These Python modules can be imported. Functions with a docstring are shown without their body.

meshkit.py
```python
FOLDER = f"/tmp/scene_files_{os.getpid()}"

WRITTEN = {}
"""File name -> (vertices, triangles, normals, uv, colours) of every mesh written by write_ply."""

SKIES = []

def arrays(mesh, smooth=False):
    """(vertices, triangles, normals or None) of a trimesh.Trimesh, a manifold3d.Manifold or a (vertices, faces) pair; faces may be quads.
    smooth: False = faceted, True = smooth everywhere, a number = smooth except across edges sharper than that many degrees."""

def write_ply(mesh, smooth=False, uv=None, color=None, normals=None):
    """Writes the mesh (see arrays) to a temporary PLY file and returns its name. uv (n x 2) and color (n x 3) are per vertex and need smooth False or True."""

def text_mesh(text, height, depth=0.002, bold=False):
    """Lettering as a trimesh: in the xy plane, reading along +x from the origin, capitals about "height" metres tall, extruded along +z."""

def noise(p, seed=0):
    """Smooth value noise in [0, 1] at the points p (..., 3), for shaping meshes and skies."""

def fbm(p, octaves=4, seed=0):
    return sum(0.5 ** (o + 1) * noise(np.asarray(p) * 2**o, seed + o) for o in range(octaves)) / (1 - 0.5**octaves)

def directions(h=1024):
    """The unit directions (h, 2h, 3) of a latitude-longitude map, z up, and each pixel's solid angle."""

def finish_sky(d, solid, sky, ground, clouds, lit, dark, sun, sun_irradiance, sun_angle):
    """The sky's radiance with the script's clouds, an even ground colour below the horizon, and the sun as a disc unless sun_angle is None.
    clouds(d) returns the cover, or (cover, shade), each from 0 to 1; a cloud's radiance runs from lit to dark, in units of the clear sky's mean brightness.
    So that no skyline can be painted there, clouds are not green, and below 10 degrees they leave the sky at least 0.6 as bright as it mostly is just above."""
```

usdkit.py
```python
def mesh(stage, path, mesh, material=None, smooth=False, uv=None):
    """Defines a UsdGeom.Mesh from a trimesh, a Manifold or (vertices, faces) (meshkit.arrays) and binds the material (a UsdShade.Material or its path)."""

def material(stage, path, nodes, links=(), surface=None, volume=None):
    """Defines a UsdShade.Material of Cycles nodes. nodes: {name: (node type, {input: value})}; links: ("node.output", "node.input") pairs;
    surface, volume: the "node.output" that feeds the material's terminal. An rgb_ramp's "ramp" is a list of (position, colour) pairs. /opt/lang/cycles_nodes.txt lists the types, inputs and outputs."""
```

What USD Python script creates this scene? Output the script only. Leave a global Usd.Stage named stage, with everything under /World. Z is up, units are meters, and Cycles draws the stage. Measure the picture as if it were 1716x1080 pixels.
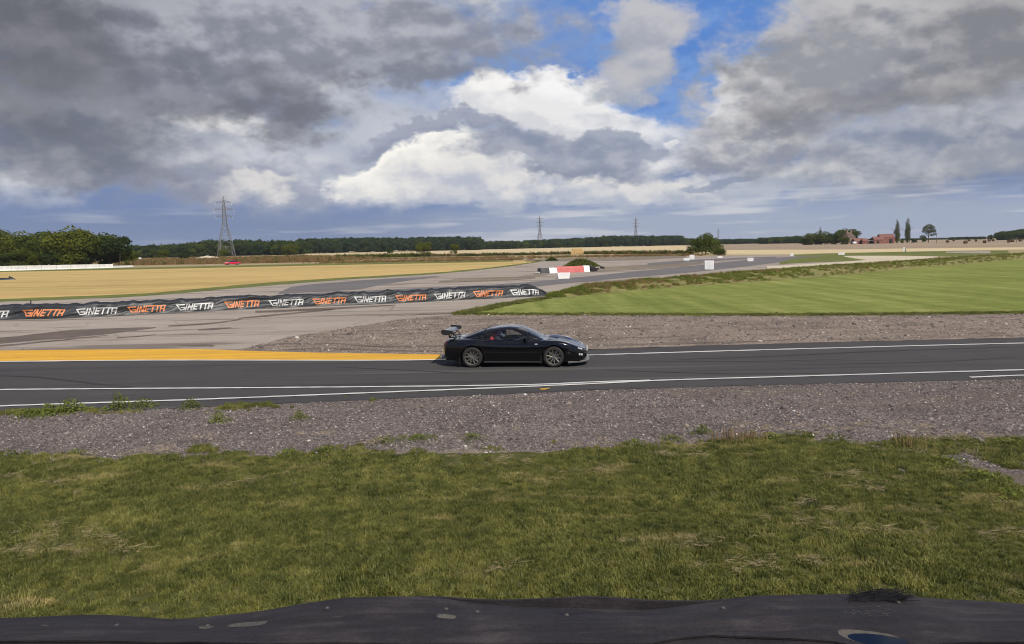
import math, random
import numpy as np, trimesh, manifold3d, shapely
from shapely import affinity
from shapely.geometry import Polygon, LineString, Point
from scipy.interpolate import PchipInterpolator
import usdkit
from meshkit import fbm, noise
from pxr import Usd, UsdGeom, UsdLux, UsdShade, Gf, Sdf, Vt

stage = Usd.Stage.CreateInMemory()
UsdGeom.SetStageUpAxis(stage, 'Z')
UsdGeom.Xform.Define(stage, '/World')
PI = math.pi

# ------------------------------------------------------------------ camera
FOC, HEIGHT, PITCH, ROLL = 1340.0, 3.6, math.atan(127.5 / 1340), math.radians(1.17)
_U0, _R0 = np.array([0, math.sin(PITCH), math.cos(PITCH)]), np.array([1.0, 0, 0])
CF = np.array([0, math.cos(PITCH), -math.sin(PITCH)])
CR = math.cos(ROLL) * _R0 - math.sin(ROLL) * _U0
CU = math.cos(ROLL) * _U0 + math.sin(ROLL) * _R0
CAM = np.array([0, 0, HEIGHT])
cam = UsdGeom.Camera.Define(stage, '/World/camera')
cam.CreateHorizontalApertureAttr(36.0)
cam.CreateFocalLengthAttr(36 * FOC / 1716)
cam.CreateExposureAttr(0.0)
cam.AddTransformOp().Set(Gf.Matrix4d(*CR, 0, *CU, 0, *(-CF), 0, *CAM, 1))

# ------------------------------------------------------------------ sun
SUN_EL, SUN_AZ = math.radians(44), math.atan2(.42, -.90)
SUN = np.array([math.sin(SUN_AZ) * math.cos(SUN_EL), math.cos(SUN_AZ) * math.cos(SUN_EL), math.sin(SUN_EL)])
sun = UsdLux.DistantLight.Define(stage, '/World/sun')
sun.CreateNormalizeAttr(True); sun.CreateIntensityAttr(1.2); sun.CreateAngleAttr(.53); sun.CreateColorAttr(Gf.Vec3f(1, .925, .81))
_x = np.cross([0, 0, 1], SUN); _x /= np.linalg.norm(_x); _y = np.cross(SUN, _x)
sun.AddTransformOp().Set(Gf.Matrix4d(*_x, 0, *_y, 0, *SUN, 0, 0, 0, 0, 1))

# ------------------------------------------------------------------ material graphs
class V:
    def __init__(s, g, o): s.g, s.o = g, o
    def _m(s, t, b, r=False):
        return s.g.add('math', 'value', math_type=t, value1=b if r else s, value2=s if r else b)
    def __add__(s, b): return s._m('add', b)
    __radd__ = __add__
    def __sub__(s, b): return s._m('subtract', b)
    def __rsub__(s, b): return s._m('subtract', b, True)
    def __mul__(s, b): return s._m('multiply', b)
    __rmul__ = __mul__
    def __truediv__(s, b): return s._m('divide', b)
    def pow(s, b): return s._m('power', b)
    def min(s, b): return s._m('minimum', b)
    def max(s, b): return s._m('maximum', b)

class G:
    def __init__(s): s.n, s.l, s.c = {}, [], 0
    def add(s, kind, out, **kw):
        name = f'n{s.c}'; s.c += 1
        vals = {}
        for k, v in kw.items():
            if isinstance(v, V): s.l.append((v.o, f'{name}.{k}'))
            else: vals[k] = v
        s.n[name] = (kind, vals)
        return V(s, f'{name}.{out}')
    def pos(s): return s.add('geometry', 'position')
    def obj(s): return s.add('texture_coordinate', 'object')
    def island(s): return s.add('geometry', 'random_per_island')
    def noise(s, vec, scale, detail=4, rough=.55, dist=0, out='fac'):
        return s.add('noise_texture', out, vector=vec, scale=scale, detail=detail, roughness=rough, distortion=dist)
    def voro(s, vec, scale, out='distance', feature='f1'):
        return s.add('voronoi_texture', out, vector=vec, scale=scale, feature=feature)
    def map(s, vec, scale=(1, 1, 1), rot=(0, 0, 0), loc=(0, 0, 0)):
        return s.add('mapping', 'vector', vector=vec, scale=scale, rotation=rot, location=loc)
    def sm(s, v, lo, hi, a=0., b=1.):
        return s.add('map_range', 'result', range_type='smoothstep', value=v, from_min=lo, from_max=hi, to_min=a, to_max=b, clamp=True)
    def lin(s, v, lo, hi, a=0., b=1.):
        return s.add('map_range', 'result', range_type='linear', value=v, from_min=lo, from_max=hi, to_min=a, to_max=b, clamp=True)
    def mix(s, f, a, b, t='mix'):
        return s.add('mix_color', 'result', blend_type=t, fac=f, a=a, b=b)
    def scale(s, c, f):
        return s.add('vector_math', 'vector', math_type='scale', vector1=c, scale=f)
    def ramp(s, f, stops): return s.add('rgb_ramp', 'color', fac=f, ramp=stops)
    def bump(s, h, strength=.5, dist=.02):
        return s.add('bump', 'normal', height=h, strength=strength, distance=dist)
    def pbr(s, **kw): return s.add('principled_bsdf', 'BSDF', **kw)
    def done(s, name, out):
        return usdkit.material(stage, '/World/Looks/' + name, s.n, s.l, surface=out.o)

def lin(r, g, b, k=1.0):
    return tuple(k * (((c / 255 + .055) / 1.055) ** 2.4 if c > 10 else c / 255 / 12.92) for c in (r, g, b))

def ray(px, py):
    """Unit direction of the view ray that the photograph's pixel (px, py) stands for."""
    d = CF * FOC + CR * (np.asarray(px, float)[..., None] - 858) + CU * (540 - np.asarray(py, float)[..., None])
    return d / np.linalg.norm(d, axis=-1, keepdims=True)

def gp(px, py, z=0.0):
    """World point at height z seen at the pixel."""
    d = ray(px, py)
    return CAM + d * ((z - HEIGHT) / np.minimum(d[..., 2], -1e-5))[..., None]

def at(px, py, depth):
    """World point on the ray at world-y depth."""
    d = ray(px, py)
    return CAM + d * (depth / d[..., 1])[..., None]

def hor(px): return 412.5 - .0204 * (px - 858)

# ------------------------------------------------------------------ sky
def build_sky():
    dome = UsdLux.DomeLight.Define(stage, '/World/sky')
    dome.GetPrim().SetCustomDataByKey('kind', 'structure')
    g = G()
    P = g.pos()
    S = .1
    def col(r, gg, b): return lin(r, gg, b, 1 / S)
    # turbulent direction: clouds lie flatter towards the horizon
    Pf = g.map(P, scale=(1, 1, 1.7))
    w1 = g.noise(Pf, 4.2, 2, .5, out='color')
    w2 = g.noise(Pf, 15, 4, .6, out='color')
    def warp(*ws):
        v = P
        for w, k in ws:
            v = g.add('vector_math', 'vector', math_type='multiply_add', vector1=w, vector2=(k, k, k), vector3=v)
        k = -sum(k for _, k in ws) / 2
        return g.add('vector_math', 'vector', math_type='add', vector1=v, vector2=(k, k, k))
    def azel(v):
        x, y, z = (g.add('separate_xyz', k, vector=v) for k in 'xyz')
        return g.add('combine_xyz', 'vector', x=g.add('math', 'value', math_type='arctan2', value1=x, value2=y), y=g.add('math', 'value', math_type='arcsine', value1=z), z=0.)
    E1 = azel(warp((w1, .14), (w2, .075)))
    E2 = azel(warp((w1, .03), (w2, .075)))
    E0 = azel(P)
    paz, pel = g.add('separate_xyz', 'x', vector=E0), g.add('separate_xyz', 'y', vector=E0)
    mid = g.noise(Pf, 8.5, 5.5, .55)
    mid2 = g.noise(g.map(Pf, loc=(.006, .004, .022)), 8.5, 5.5, .55)      # the same billows a little nearer the sun
    fine = g.noise(Pf, 26, 3.5, .58)
    relief = (mid - mid2)
    sky = g.add('sky_texture', 'color', sky_type='single_scattering', sun_disc=False, sun_elevation=SUN_EL, sun_rotation=SUN_AZ, air_density=1.0, aerosol_density=.3, ozone_density=2.0)
    sky = g.mix(1.0, sky, (.42, .68, 1.10), 'multiply')
    base = g.mix(g.sm(pel, .28, .06), sky, col(112, 136, 182))
    # general broken cloud over the whole sky
    cov = g.sm(mid + g.add('separate_xyz', 'x', vector=w1) * .6, .70, .90)
    tone = g.ramp(mid + relief * 1.2, [(.30, col(128, 134, 148)), (.45, col(158, 164, 178)), (.6, col(196, 198, 204)), (.8, col(228, 228, 228))])
    c = g.mix(cov * g.sm(pel, .02, .10), base, tone)
    edge = {.25: fine * .5 - .25, .5: fine * 1.0 - .5}
    shade = {1.5: mid * 1.7 + relief * 8.0 - .85, .8: mid * 1.7 + relief * 5.0 - .85}

    def blob(c, px, py, rx, ry, top, bot, op=1.0, soft=.5, rel=1.5, tilt=0, sharp=False, det=.25):
        d = ray(px, py); a0, e0 = math.atan2(d[0], d[1]), math.asin(d[2])
        sx, sy = FOC / rx, FOC / ry
        q = g.map(E2 if sharp else E1, scale=(sx, sy, 0), loc=(-a0 * sx, -e0 * sy, 0))
        if tilt:
            ct, st = math.cos(tilt), math.sin(tilt)
            q0 = g.map(E2 if sharp else E1, loc=(-a0, -e0, 0)); q0 = g.map(q0, rot=(0, 0, -tilt)); q = g.map(q0, scale=(sx, sy, 0))
        r = g.add('vector_math', 'value', math_type='length', vector1=q) + edge[det]
        m = g.sm(r, 1 + soft * .6, 1 - soft, 0., op)
        t = g.sm(g.add('vector_math', 'value', math_type='dot_product', vector1=q, vector2=(0, 1, 0)) + shade[rel], -.9, .9)
        return g.mix(m, c, g.mix(t, col(*bot), col(*top)))

    # far decks and bright towers, then the nearer grey masses, as they overlap in the sky
    B = blob
    c = B(c, 1010, 72, 270, 104, (92, 136, 204), (120, 156, 212), .97, .3, det=.5)              # blue gap
    c = B(c, 1200, 95, 180, 112, (92, 136, 204), (120, 156, 212), .97, .3, det=.5)
    c = B(c, 815, 88, 78, 44, (98, 142, 206), (122, 158, 212), .9, .35, det=.5)
    c = B(c, 360, 240, 330, 105, (192, 194, 202), (154, 159, 176), .9, .5, det=.5)
    c = B(c, 320, 205, 130, 42, (230, 228, 227), (176, 180, 191), .9, .3, det=.5)
    c = B(c, 560, 138, 180, 42, (236, 235, 235), (168, 172, 186), .9, .35, det=.5)
    c = B(c, 640, 240, 240, 90, (184, 190, 204), (158, 166, 186), .8, .6, det=.5)
    c = B(c, 470, 250, 90, 40, (206, 208, 214), (164, 169, 186), .8, .4, det=.5)
    c = B(c, 900, 190, 150, 62, (248, 246, 244), (214, 215, 220), 1, .22, .8, det=.5)                      # bright tower
    c = B(c, 930, 156, 84, 42, (253, 251, 249), (234, 233, 234), .95, .2, .8, sharp=True)
    c = B(c, 690, 288, 130, 36, (252, 249, 242), (206, 208, 214), 1, .25, .8, tilt=.12, det=.5)
    c = B(c, 800, 306, 220, 42, (230, 228, 225), (190, 194, 207), .85, .4, det=.5)
    c = B(c, 1060, 205, 140, 44, (228, 228, 231), (186, 191, 203), .9, .4, det=.5)
    c = B(c, 1080, 314, 330, 46, (230, 227, 223), (180, 187, 202), .88, .4, det=.5)
    c = B(c, 1290, 302, 220, 40, (230, 227, 222), (174, 181, 195), .85, .4, det=.5)
    c = B(c, 430, 318, 66, 24, (222, 219, 217), (166, 172, 187), .95, .3, sharp=True)
    c = B(c, 150, 300, 190, 42, (180, 180, 187), (142, 147, 164), .85, .5, det=.5)
    c = B(c, 930, 262, 160, 34, (170, 174, 188), (136, 145, 166), .94, .3, det=.5)                      # grey undersides
    c = B(c, 1020, 228, 70, 22, (152, 160, 178), (140, 150, 171), .85, .3, det=.5)
    c = B(c, 1190, 298, 50, 13, (152, 162, 184), (142, 152, 174), .85, .3, det=.5)
    c = B(c, 740, 235, 120, 14, (154, 160, 178), (140, 148, 170), .8, .35, det=.5)
    c = B(c, 1112, 229, 20, 9, (240, 239, 238), (216, 216, 220), .95, .3, .8, sharp=True)
    c = B(c, 1260, 190, 130, 84, (198, 198, 201), (146, 150, 163), .93, .35, det=.5)
    c = B(c, 1240, 160, 60, 56, (226, 225, 225), (176, 178, 186), .85, .3, det=.5)
    c = B(c, 1330, 200, 130, 34, (222, 220, 219), (146, 149, 160), .9, .35, det=.5)
    c = B(c, 1540, 70, 300, 118, (190, 189, 191), (132, 134, 142), .95, .3, det=.5)                      # grey mass, right
    c = B(c, 1360, 95, 110, 60, (186, 185, 188), (152, 154, 162), .85, .4, det=.5)
    c = B(c, 1500, 172, 250, 28, (146, 146, 152), (126, 128, 137), .75, .6, det=.5)
    c = B(c, 1600, 260, 260, 70, (176, 179, 188), (134, 141, 157), .85, .5, det=.5)
    c = B(c, 1640, 290, 70, 30, (190, 190, 192), (156, 160, 170), .7, .4, det=.5)
    c = B(c, 1690, 50, 150, 120, (164, 163, 166), (132, 133, 139), .7, .6, det=.5)
    c = B(c, 1085, 62, 66, 46, (196, 194, 197), (168, 171, 180), .93, .4, det=.5)                # cloud in the gap
    c = B(c, 1050, 105, 60, 32, (190, 190, 195), (164, 170, 183), .9, .4, det=.5)
    c = B(c, 300, 55, 520, 120, (166, 168, 177), (118, 120, 130), .97, .4, det=.5)                       # grey mass, left
    c = B(c, 640, 52, 320, 78, (180, 182, 191), (140, 144, 157), .9, .45, det=.5)
    c = B(c, 700, 138, 130, 30, (164, 168, 180), (128, 133, 147), .9, .45, det=.5)
    c = B(c, 330, 150, 210, 40, (136, 139, 149), (112, 115, 126), .8, .6, det=.5)
    c = B(c, 90, 210, 200, 120, (146, 150, 160), (112, 118, 133), .9, .55, det=.5)
    c = B(c, 30, 60, 140, 150, (108, 108, 114), (100, 101, 108), .7, .7)
    # rain-blue layer along the horizon
    left = g.sm(paz, .12, -.25)
    hz = g.mix(left, col(174, 182, 197), col(122, 138, 171))
    hm = g.sm(pel + (mid - .5) * .05, .062, .028) * g.lin(left, 0, 1, .72, .95)
    c = g.mix(hm, c, hz)
    band = g.noise(g.map(P, scale=(3, 3, 34)), 1.6, 3, .6)
    c = g.mix(g.sm(band, .5, .68) * g.sm(pel, .085, .03) * g.lin(left, 0, 1, .85, .4), c, col(208, 210, 214))
    out = g.add('background_shader', 'background', color=c, strength=S)
    UsdShade.MaterialBindingAPI.Apply(dome.GetPrim()).Bind(g.done('sky', out))
build_sky()

# ------------------------------------------------------------------ helpers for things
TAKEN = {}
def numbered(name, parent):
    k = (parent, name); n = TAKEN.get(k, 0); TAKEN[k] = n + 1
    return f'{parent}/{name}' + (f'_{n:03d}' if n else '')
def pathof(p): return '/World' if p is None else str(p.GetPath())
def tag(prim, label=None, cat=None, group=None, kind=None):
    for k, v in (('label', label), ('category', cat), ('group', group), ('kind', kind)):
        if v: prim.SetCustomDataByKey(k, v)
    return prim
def obj(name, mesh, m, parent=None, smooth=False, **t):
    return tag(usdkit.mesh(stage, numbered(name, pathof(parent)), mesh, m, smooth).GetPrim(), **t)
def place(x, loc=(0, 0, 0), rz=0., s=None):
    x.AddTranslateOp().Set(Gf.Vec3d(*map(float, loc)))
    if rz: x.AddRotateZOp().Set(math.degrees(rz))
    if s is not None: x.AddScaleOp().Set(Gf.Vec3f(*(map(float, s if np.ndim(s) else (s, s, s)))))
def thing(name, label, cat, loc=(0, 0, 0), rz=0., group=None, s=None, parent=None):
    x = UsdGeom.Xform.Define(stage, numbered(name, pathof(parent))); place(x, loc, rz, s)
    return tag(x.GetPrim(), label, cat, group)
def proto(name):
    """A class prim: parts are defined under it once and referenced by every copy."""
    p = stage.CreateClassPrim(f'/World/{name}_class'); return p
def copy(cls, name, label, cat, loc, rz=0., s=None, group=None):
    x = UsdGeom.Xform.Define(stage, numbered(name, '/World')); p = x.GetPrim()
    p.GetReferences().AddInternalReference(cls.GetPath()); p.SetInstanceable(True)
    place(x, loc, rz, s)
    return tag(p, label, cat, group)
def cat(*ms): return trimesh.util.concatenate([m for m in ms if m is not None])
def box(x0, x1, y0, y1, z0, z1):
    b = trimesh.creation.box([x1 - x0, y1 - y0, z1 - z0]); b.apply_translation([(x0 + x1) / 2, (y0 + y1) / 2, (z0 + z1) / 2]); return b
def bar(a, b, w, w2=None, sides=4):
    a, b = np.asarray(a, float), np.asarray(b, float); d = b - a; L = np.linalg.norm(d)
    m = trimesh.creation.cylinder(w / 2, L, sections=sides); 
    if w2 is not None:
        top = m.vertices[:, 2] > 0; m.vertices[top, :2] *= w2 / w
    m.apply_transform(trimesh.geometry.align_vectors([0, 0, 1], d / L)); m.apply_translation((a + b) / 2); return m
def grid(P, closed=False):
    n, m = P.shape[:2]; i, j = np.meshgrid(np.arange(n - 1), np.arange(m - 1), indexing='ij')
    q = np.stack([i * m + j, (i + 1) * m + j, (i + 1) * m + j + 1, i * m + j + 1], -1).reshape(-1, 4)
    return P.reshape(-1, 3), q
def tm(v, q): return trimesh.Trimesh(v, np.vstack([q[:, [0, 1, 2]], q[:, [0, 2, 3]]]) if q.shape[1] == 4 else q, process=False)
def mani(m):
    return manifold3d.Manifold(manifold3d.Mesh(np.asarray(m.vertices, np.float32), np.asarray(m.faces, np.uint32)))
def unmani(m):
    k = m.to_mesh(); return trimesh.Trimesh(k.vert_properties[:, :3], k.tri_verts, process=False)
def rbox(x0, x1, y0, y1, z0, z1, r=.02):
    c = manifold3d.Manifold.sphere(r, 12)
    return unmani(manifold3d.Manifold.batch_hull([c.translate([x, y, z]) for x in (x0 + r, x1 - r) for y in (y0 + r, y1 - r) for z in (z0 + r, z1 - r)]))

def instancer(name, meshes, pos, rz, sc, idx, tilt=None, parent=None, **t):
    """One PointInstancer of many small copies."""
    pi = UsdGeom.PointInstancer.Define(stage, numbered(name, pathof(parent)))
    rel = pi.CreatePrototypesRel()
    for k, (m, mat) in enumerate(meshes):
        pm = usdkit.mesh(stage, f'{pi.GetPath()}/piece' + (f'_{k:03d}' if k else ''), m, mat)
        rel.AddTarget(pm.GetPath())
    n = len(pos)
    pi.CreatePositionsAttr(Vt.Vec3fArray.FromNumpy(np.asarray(pos, np.float32)))
    pi.CreateProtoIndicesAttr(Vt.IntArray.FromNumpy(np.asarray(idx, np.int32)))
    sc = np.asarray(sc, np.float32); sc = np.repeat(sc[:, None], 3, 1) if sc.ndim == 1 else sc
    pi.CreateScalesAttr(Vt.Vec3fArray.FromNumpy(sc))
    h = np.asarray(rz) / 2
    tx, ty = (np.zeros(n), np.zeros(n)) if tilt is None else (np.asarray(tilt)[:, 0] / 2, np.asarray(tilt)[:, 1] / 2)
    w, z = np.cos(h), np.sin(h)
    q = [Gf.Quath(float(a), float(b), float(c), float(d)).GetNormalized() for a, b, c, d in zip(w, tx * w + ty * z, ty * w - tx * z, z)]
    pi.CreateOrientationsAttr(Vt.QuathArray(q))
    return tag(pi.GetPrim(), **t)

def poly_px(pts, z=0.0):
    pts = np.asarray(pts, float)
    return gp(pts[:, 0], pts[:, 1], z)[:, :2]
def smooth_px(pts, n=60):
    """A pixel polyline resampled smoothly (x must increase)."""
    pts = np.asarray(pts, float); x = np.linspace(pts[0, 0], pts[-1, 0], n)
    return np.stack([x, PchipInterpolator(pts[:, 0], pts[:, 1])(x)], 1)
def strip_poly(upper, lower, n=60):
    return np.vstack([smooth_px(upper, n), smooth_px(lower, n)[::-1]])
def sheet(name, pxpoly, m, z, kind='structure', rag=0., seed=0, holes=(), **t):
    """A flat sheet whose outline is a polygon on the ground; rag makes the edge ragged (metres)."""
    xy = poly_px(pxpoly, z)
    pg = Polygon(xy).buffer(0)
    if rag:
        out = []
        for ring in getattr(pg, 'geoms', [pg]):
            L = ring.exterior.length; s = np.arange(0, L, max(rag * .6, L / 4000)); pp = np.array([ring.exterior.interpolate(k).coords[0] for k in s])
            p3 = np.c_[pp, np.full(len(pp), seed * 7.1)]
            o = np.stack([fbm(p3 / (rag * 5), 4, seed) - .5, fbm(p3 / (rag * 5), 4, seed + 9) - .5], 1) * rag * 4
            out.append(Polygon(pp + o).buffer(0))
        pg = shapely.union_all(out)
    v, f = [], []; n = 0
    for ring in getattr(pg, 'geoms', [pg]):
        a, b = trimesh.creation.triangulate_polygon(ring, engine='earcut'); v.append(a); f.append(b + n); n += len(a)
    v, f = np.vstack(v), np.vstack(f)
    mm = trimesh.Trimesh(np.c_[v, np.full(len(v), z)], f, process=False)
    if len(mm.face_normals) and mm.face_normals[:, 2].sum() < 0: mm.invert()
    return obj(name, mm, m, kind=kind, **t), pg

# ------------------------------------------------------------------ surface materials
def ground_mat(name, stops, scale, streak=(.15, 1.2, 1), speck=40., speck_amt=.25, rough=.95, bump=.4, bdist=.03, extra=None, big=.05, wstreak=.35, rot=0., spec=.15):
    g = G(); P = g.pos()
    a = g.noise(P, scale, 6, .62)
    s = g.noise(g.map(P, scale=streak, rot=(0, 0, rot)), scale, 4, .55)
    b = g.noise(P, big, 4, .55)
    f = a * (.75 - wstreak) + s * wstreak + b * .25
    c = g.ramp(f, stops)
    sp = g.noise(P, speck, 3, .7)
    c = g.mix(1.0, c, g.ramp(sp, [(.3, (1 - speck_amt,) * 3), (.7, (1 + speck_amt,) * 3)]), 'multiply')
    if extra: c = extra(g, P, c)
    n = g.bump(sp * .6 + a * .4, bump, bdist)
    return g.done(name, g.pbr(base_color=c, roughness=rough, normal=n, specular_ior_level=spec))

def pave_extra(g, P, c):
    st = g.noise(g.map(P, scale=(.07, .45, 1), rot=(0, 0, -.12)), 1.0, 6, .6)
    d = g.sm(st, .53, .62)
    c = g.mix(d * .75, c, (.125, .098, .085))
    cr = g.voro(g.map(P, scale=(.22, .3, 1)), 1.0, feature='distance_to_edge')
    return g.mix(g.sm(cr, .012, .0) * .5, c, (.12, .11, .1))
M = {}
def field_extra(g, P, c):
    a = g.noise(g.map(P, scale=(.006, .085, 1), rot=(0, 0, -.06)), 1.0, 4, .6)
    c = g.mix(g.sm(a, .52, .66) * .55, c, (.30, .215, .085))
    b = g.noise(g.map(P, scale=(.008, .05, 1), rot=(0, 0, -.05), loc=(3, 5, 0)), 1.0, 4, .6)
    c = g.mix(g.sm(b, .54, .68) * .5, c, (.26, .25, .08))
    t = g.noise(g.map(P, scale=(.01, .5, 1), rot=(0, 0, -.1), loc=(1, 9, 0)), 1.0, 3, .5)
    return g.mix(g.sm(t, .60, .68) * .45, c, (.64, .50, .25))
M['field'] = ground_mat('dry_ground', [(.3, (.20, .16, .085)), (.5, (.30, .24, .13)), (.7, (.38, .31, .17))], .35, big=.01)
M['stubble'] = ground_mat('golden_stubble', [(.30, (0.2940, 0.2107, 0.0808)), (.45, (0.4214, 0.2940, 0.1092)), (.55, (0.4900, 0.3479, 0.1330)), (.68, (0.5880, 0.4508, 0.1995))], .25, streak=(.05, 1.6, 1), wstreak=.5, big=.015, rot=-.06, extra=field_extra)
M['cream'] = ground_mat('cream_stubble', [(.32, (0.4232, 0.3330, 0.1806)), (.5, (0.5060, 0.4050, 0.2322)), (.68, (0.5704, 0.4680, 0.2838))], .05, streak=(.1, .5, 1), big=.004)
M['plough'] = ground_mat('brown_field', [(.32, (.22, .165, .11)), (.5, (.29, .22, .15)), (.68, (.36, .28, .19))], .05, streak=(.1, .6, 1), big=.006)
M['verge'] = ground_mat('green_verge', [(.32, (0.0712, 0.0850, 0.0209)), (.5, (0.1235, 0.1360, 0.0333)), (.68, (0.1900, 0.1785, 0.0570))], .5, big=.03)
M['pave'] = ground_mat('pale_concrete', [(.3, (0.2365, 0.1974, 0.1617)), (.5, (0.3135, 0.2678, 0.2234)), (.7, (0.3850, 0.3308, 0.2793))], .35, streak=(.12, 1, 1), wstreak=.4, extra=pave_extra, speck=9, speck_amt=.12, rot=-.12)
M['sand'] = ground_mat('cream_track', [(.3, (.42, .36, .25)), (.7, (.56, .49, .36))], .2)
M['dirt'] = ground_mat('brown_dirt', [(.3, (.13, .105, .075)), (.5, (.19, .155, .115)), (.7, (.27, .23, .17))], .3, streak=(.15, .6, 1))
M['oldtar'] = ground_mat('weathered_asphalt', [(.3, (0.1127, 0.1037, 0.1015)), (.7, (0.1715, 0.1584, 0.1532))], .3, streak=(.1, .8, 1), rot=-.1, speck_amt=.1)

def road_extra(g, P, c):
    t = g.noise(g.map(P, scale=(.035, 1.5, 1), rot=(0, 0, .02)), 1.0, 5, .6)
    c = g.mix(g.sm(t, .53, .66) * .6, c, (.036, .034, .034))
    t2 = g.noise(g.map(P, scale=(.05, 2.2, 1), rot=(0, 0, -.03), loc=(9, 3, 0)), 1.0, 4, .6)
    c = g.mix(g.sm(t2, .56, .70) * .5, c, (.115, .108, .10))
    return c
M['asphalt'] = ground_mat('asphalt', [(.3, (0.0485, 0.0462, 0.0457)), (.5, (0.0597, 0.0564, 0.0554)), (.7, (0.0746, 0.0702, 0.0680))], .5, streak=(.06, 1.2, 1), wstreak=.4, extra=road_extra, speck=55, speck_amt=.22, bump=.35, bdist=.01)

def gravel_mat(name, stops, seed, tone):
    g = G(); P = g.pos()
    v = g.voro(P, 26, out='color')
    f = g.add('separate_xyz', 'x', vector=v)
    d = g.voro(P, 26)
    a = g.noise(P, .5, 5, .6); st = g.noise(g.map(P, scale=(.12, .9, 1)), 1.0, 5, .6)
    c = g.ramp(f * .7 + g.noise(P, 9, 3) * .3, stops)
    c = g.mix(1.0, c, g.ramp(a * .5 + st * .5, [(.34, (.46, .44, .42)), (.5, (.97, .96, .95)), (.66, (1.3, 1.27, 1.25))]), 'multiply')
    c = g.mix(g.sm(st * .6 + g.noise(P, 1.7, 4, .6) * .4, .53, .62) * .8, c, tone)
    return g.done(name, g.pbr(base_color=c, roughness=.9, specular_ior_level=.25, normal=g.bump(1.0 - d, .9, .03)))
M['gravel'] = gravel_mat('grey_gravel', [(.2, (0.0815, 0.0667, 0.0642)), (.5, (0.1438, 0.1172, 0.1105)), (.75, (0.2109, 0.1710, 0.1546)), (.95, (0.3452, 0.2907, 0.2473))], 1, (.075, .062, .056))
M['gravel2'] = gravel_mat('brown_gravel', [(.2, (0.1344, 0.1030, 0.0828)), (.5, (0.2240, 0.1751, 0.1380)), (.75, (0.3248, 0.2575, 0.2024)), (.95, (0.5152, 0.4326, 0.3404))], 2, (.115, .088, .072))

def lawn_mat():
    g = G(); P = g.pos()
    a = g.noise(P, .9, 6, .65); b = g.noise(P, .08, 4, .55)
    s = g.noise(g.map(P, scale=(.9, .055, 1), rot=(0, 0, -.55)), 1.0, 4, .5)
    s2 = g.noise(g.map(P, scale=(.22, 1.4, 1), rot=(0, 0, .05)), 1.0, 5, .6)
    c = g.ramp((a * .24 + b * .2 + s * .33 + s2 * .25 - .51) * 1.15 + .51, [(.36, (0.1143, 0.1413, 0.0333)), (.47, (0.1640, 0.1895, 0.0462)), (.56, (0.2186, 0.2377, 0.0648)), (.68, (0.3180, 0.3074, 0.1155))])
    f = g.noise(P, 14, 4, .7)
    c = g.mix(1.0, c, g.ramp(f, [(.3, (.66, .68, .6)), (.7, (1.3, 1.28, 1.25))]), 'multiply')
    return g.done('mown_lawn', g.pbr(base_color=c, roughness=.95, specular_ior_level=.1, normal=g.bump(f, .8, .06)))
M['lawn'] = lawn_mat()
def soil_mat():
    g = G(); P = g.pos()
    c = g.ramp(g.noise(P, 3, 6, .65), [(.3, (.045, .050, .015)), (.5, (.075, .078, .026)), (.7, (.13, .11, .055))])
    return g.done('turf_base', g.pbr(base_color=c, roughness=1., specular_ior_level=.05, normal=g.bump(g.noise(P, 30, 4), .8, .03)))
M['soil'] = soil_mat()
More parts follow.
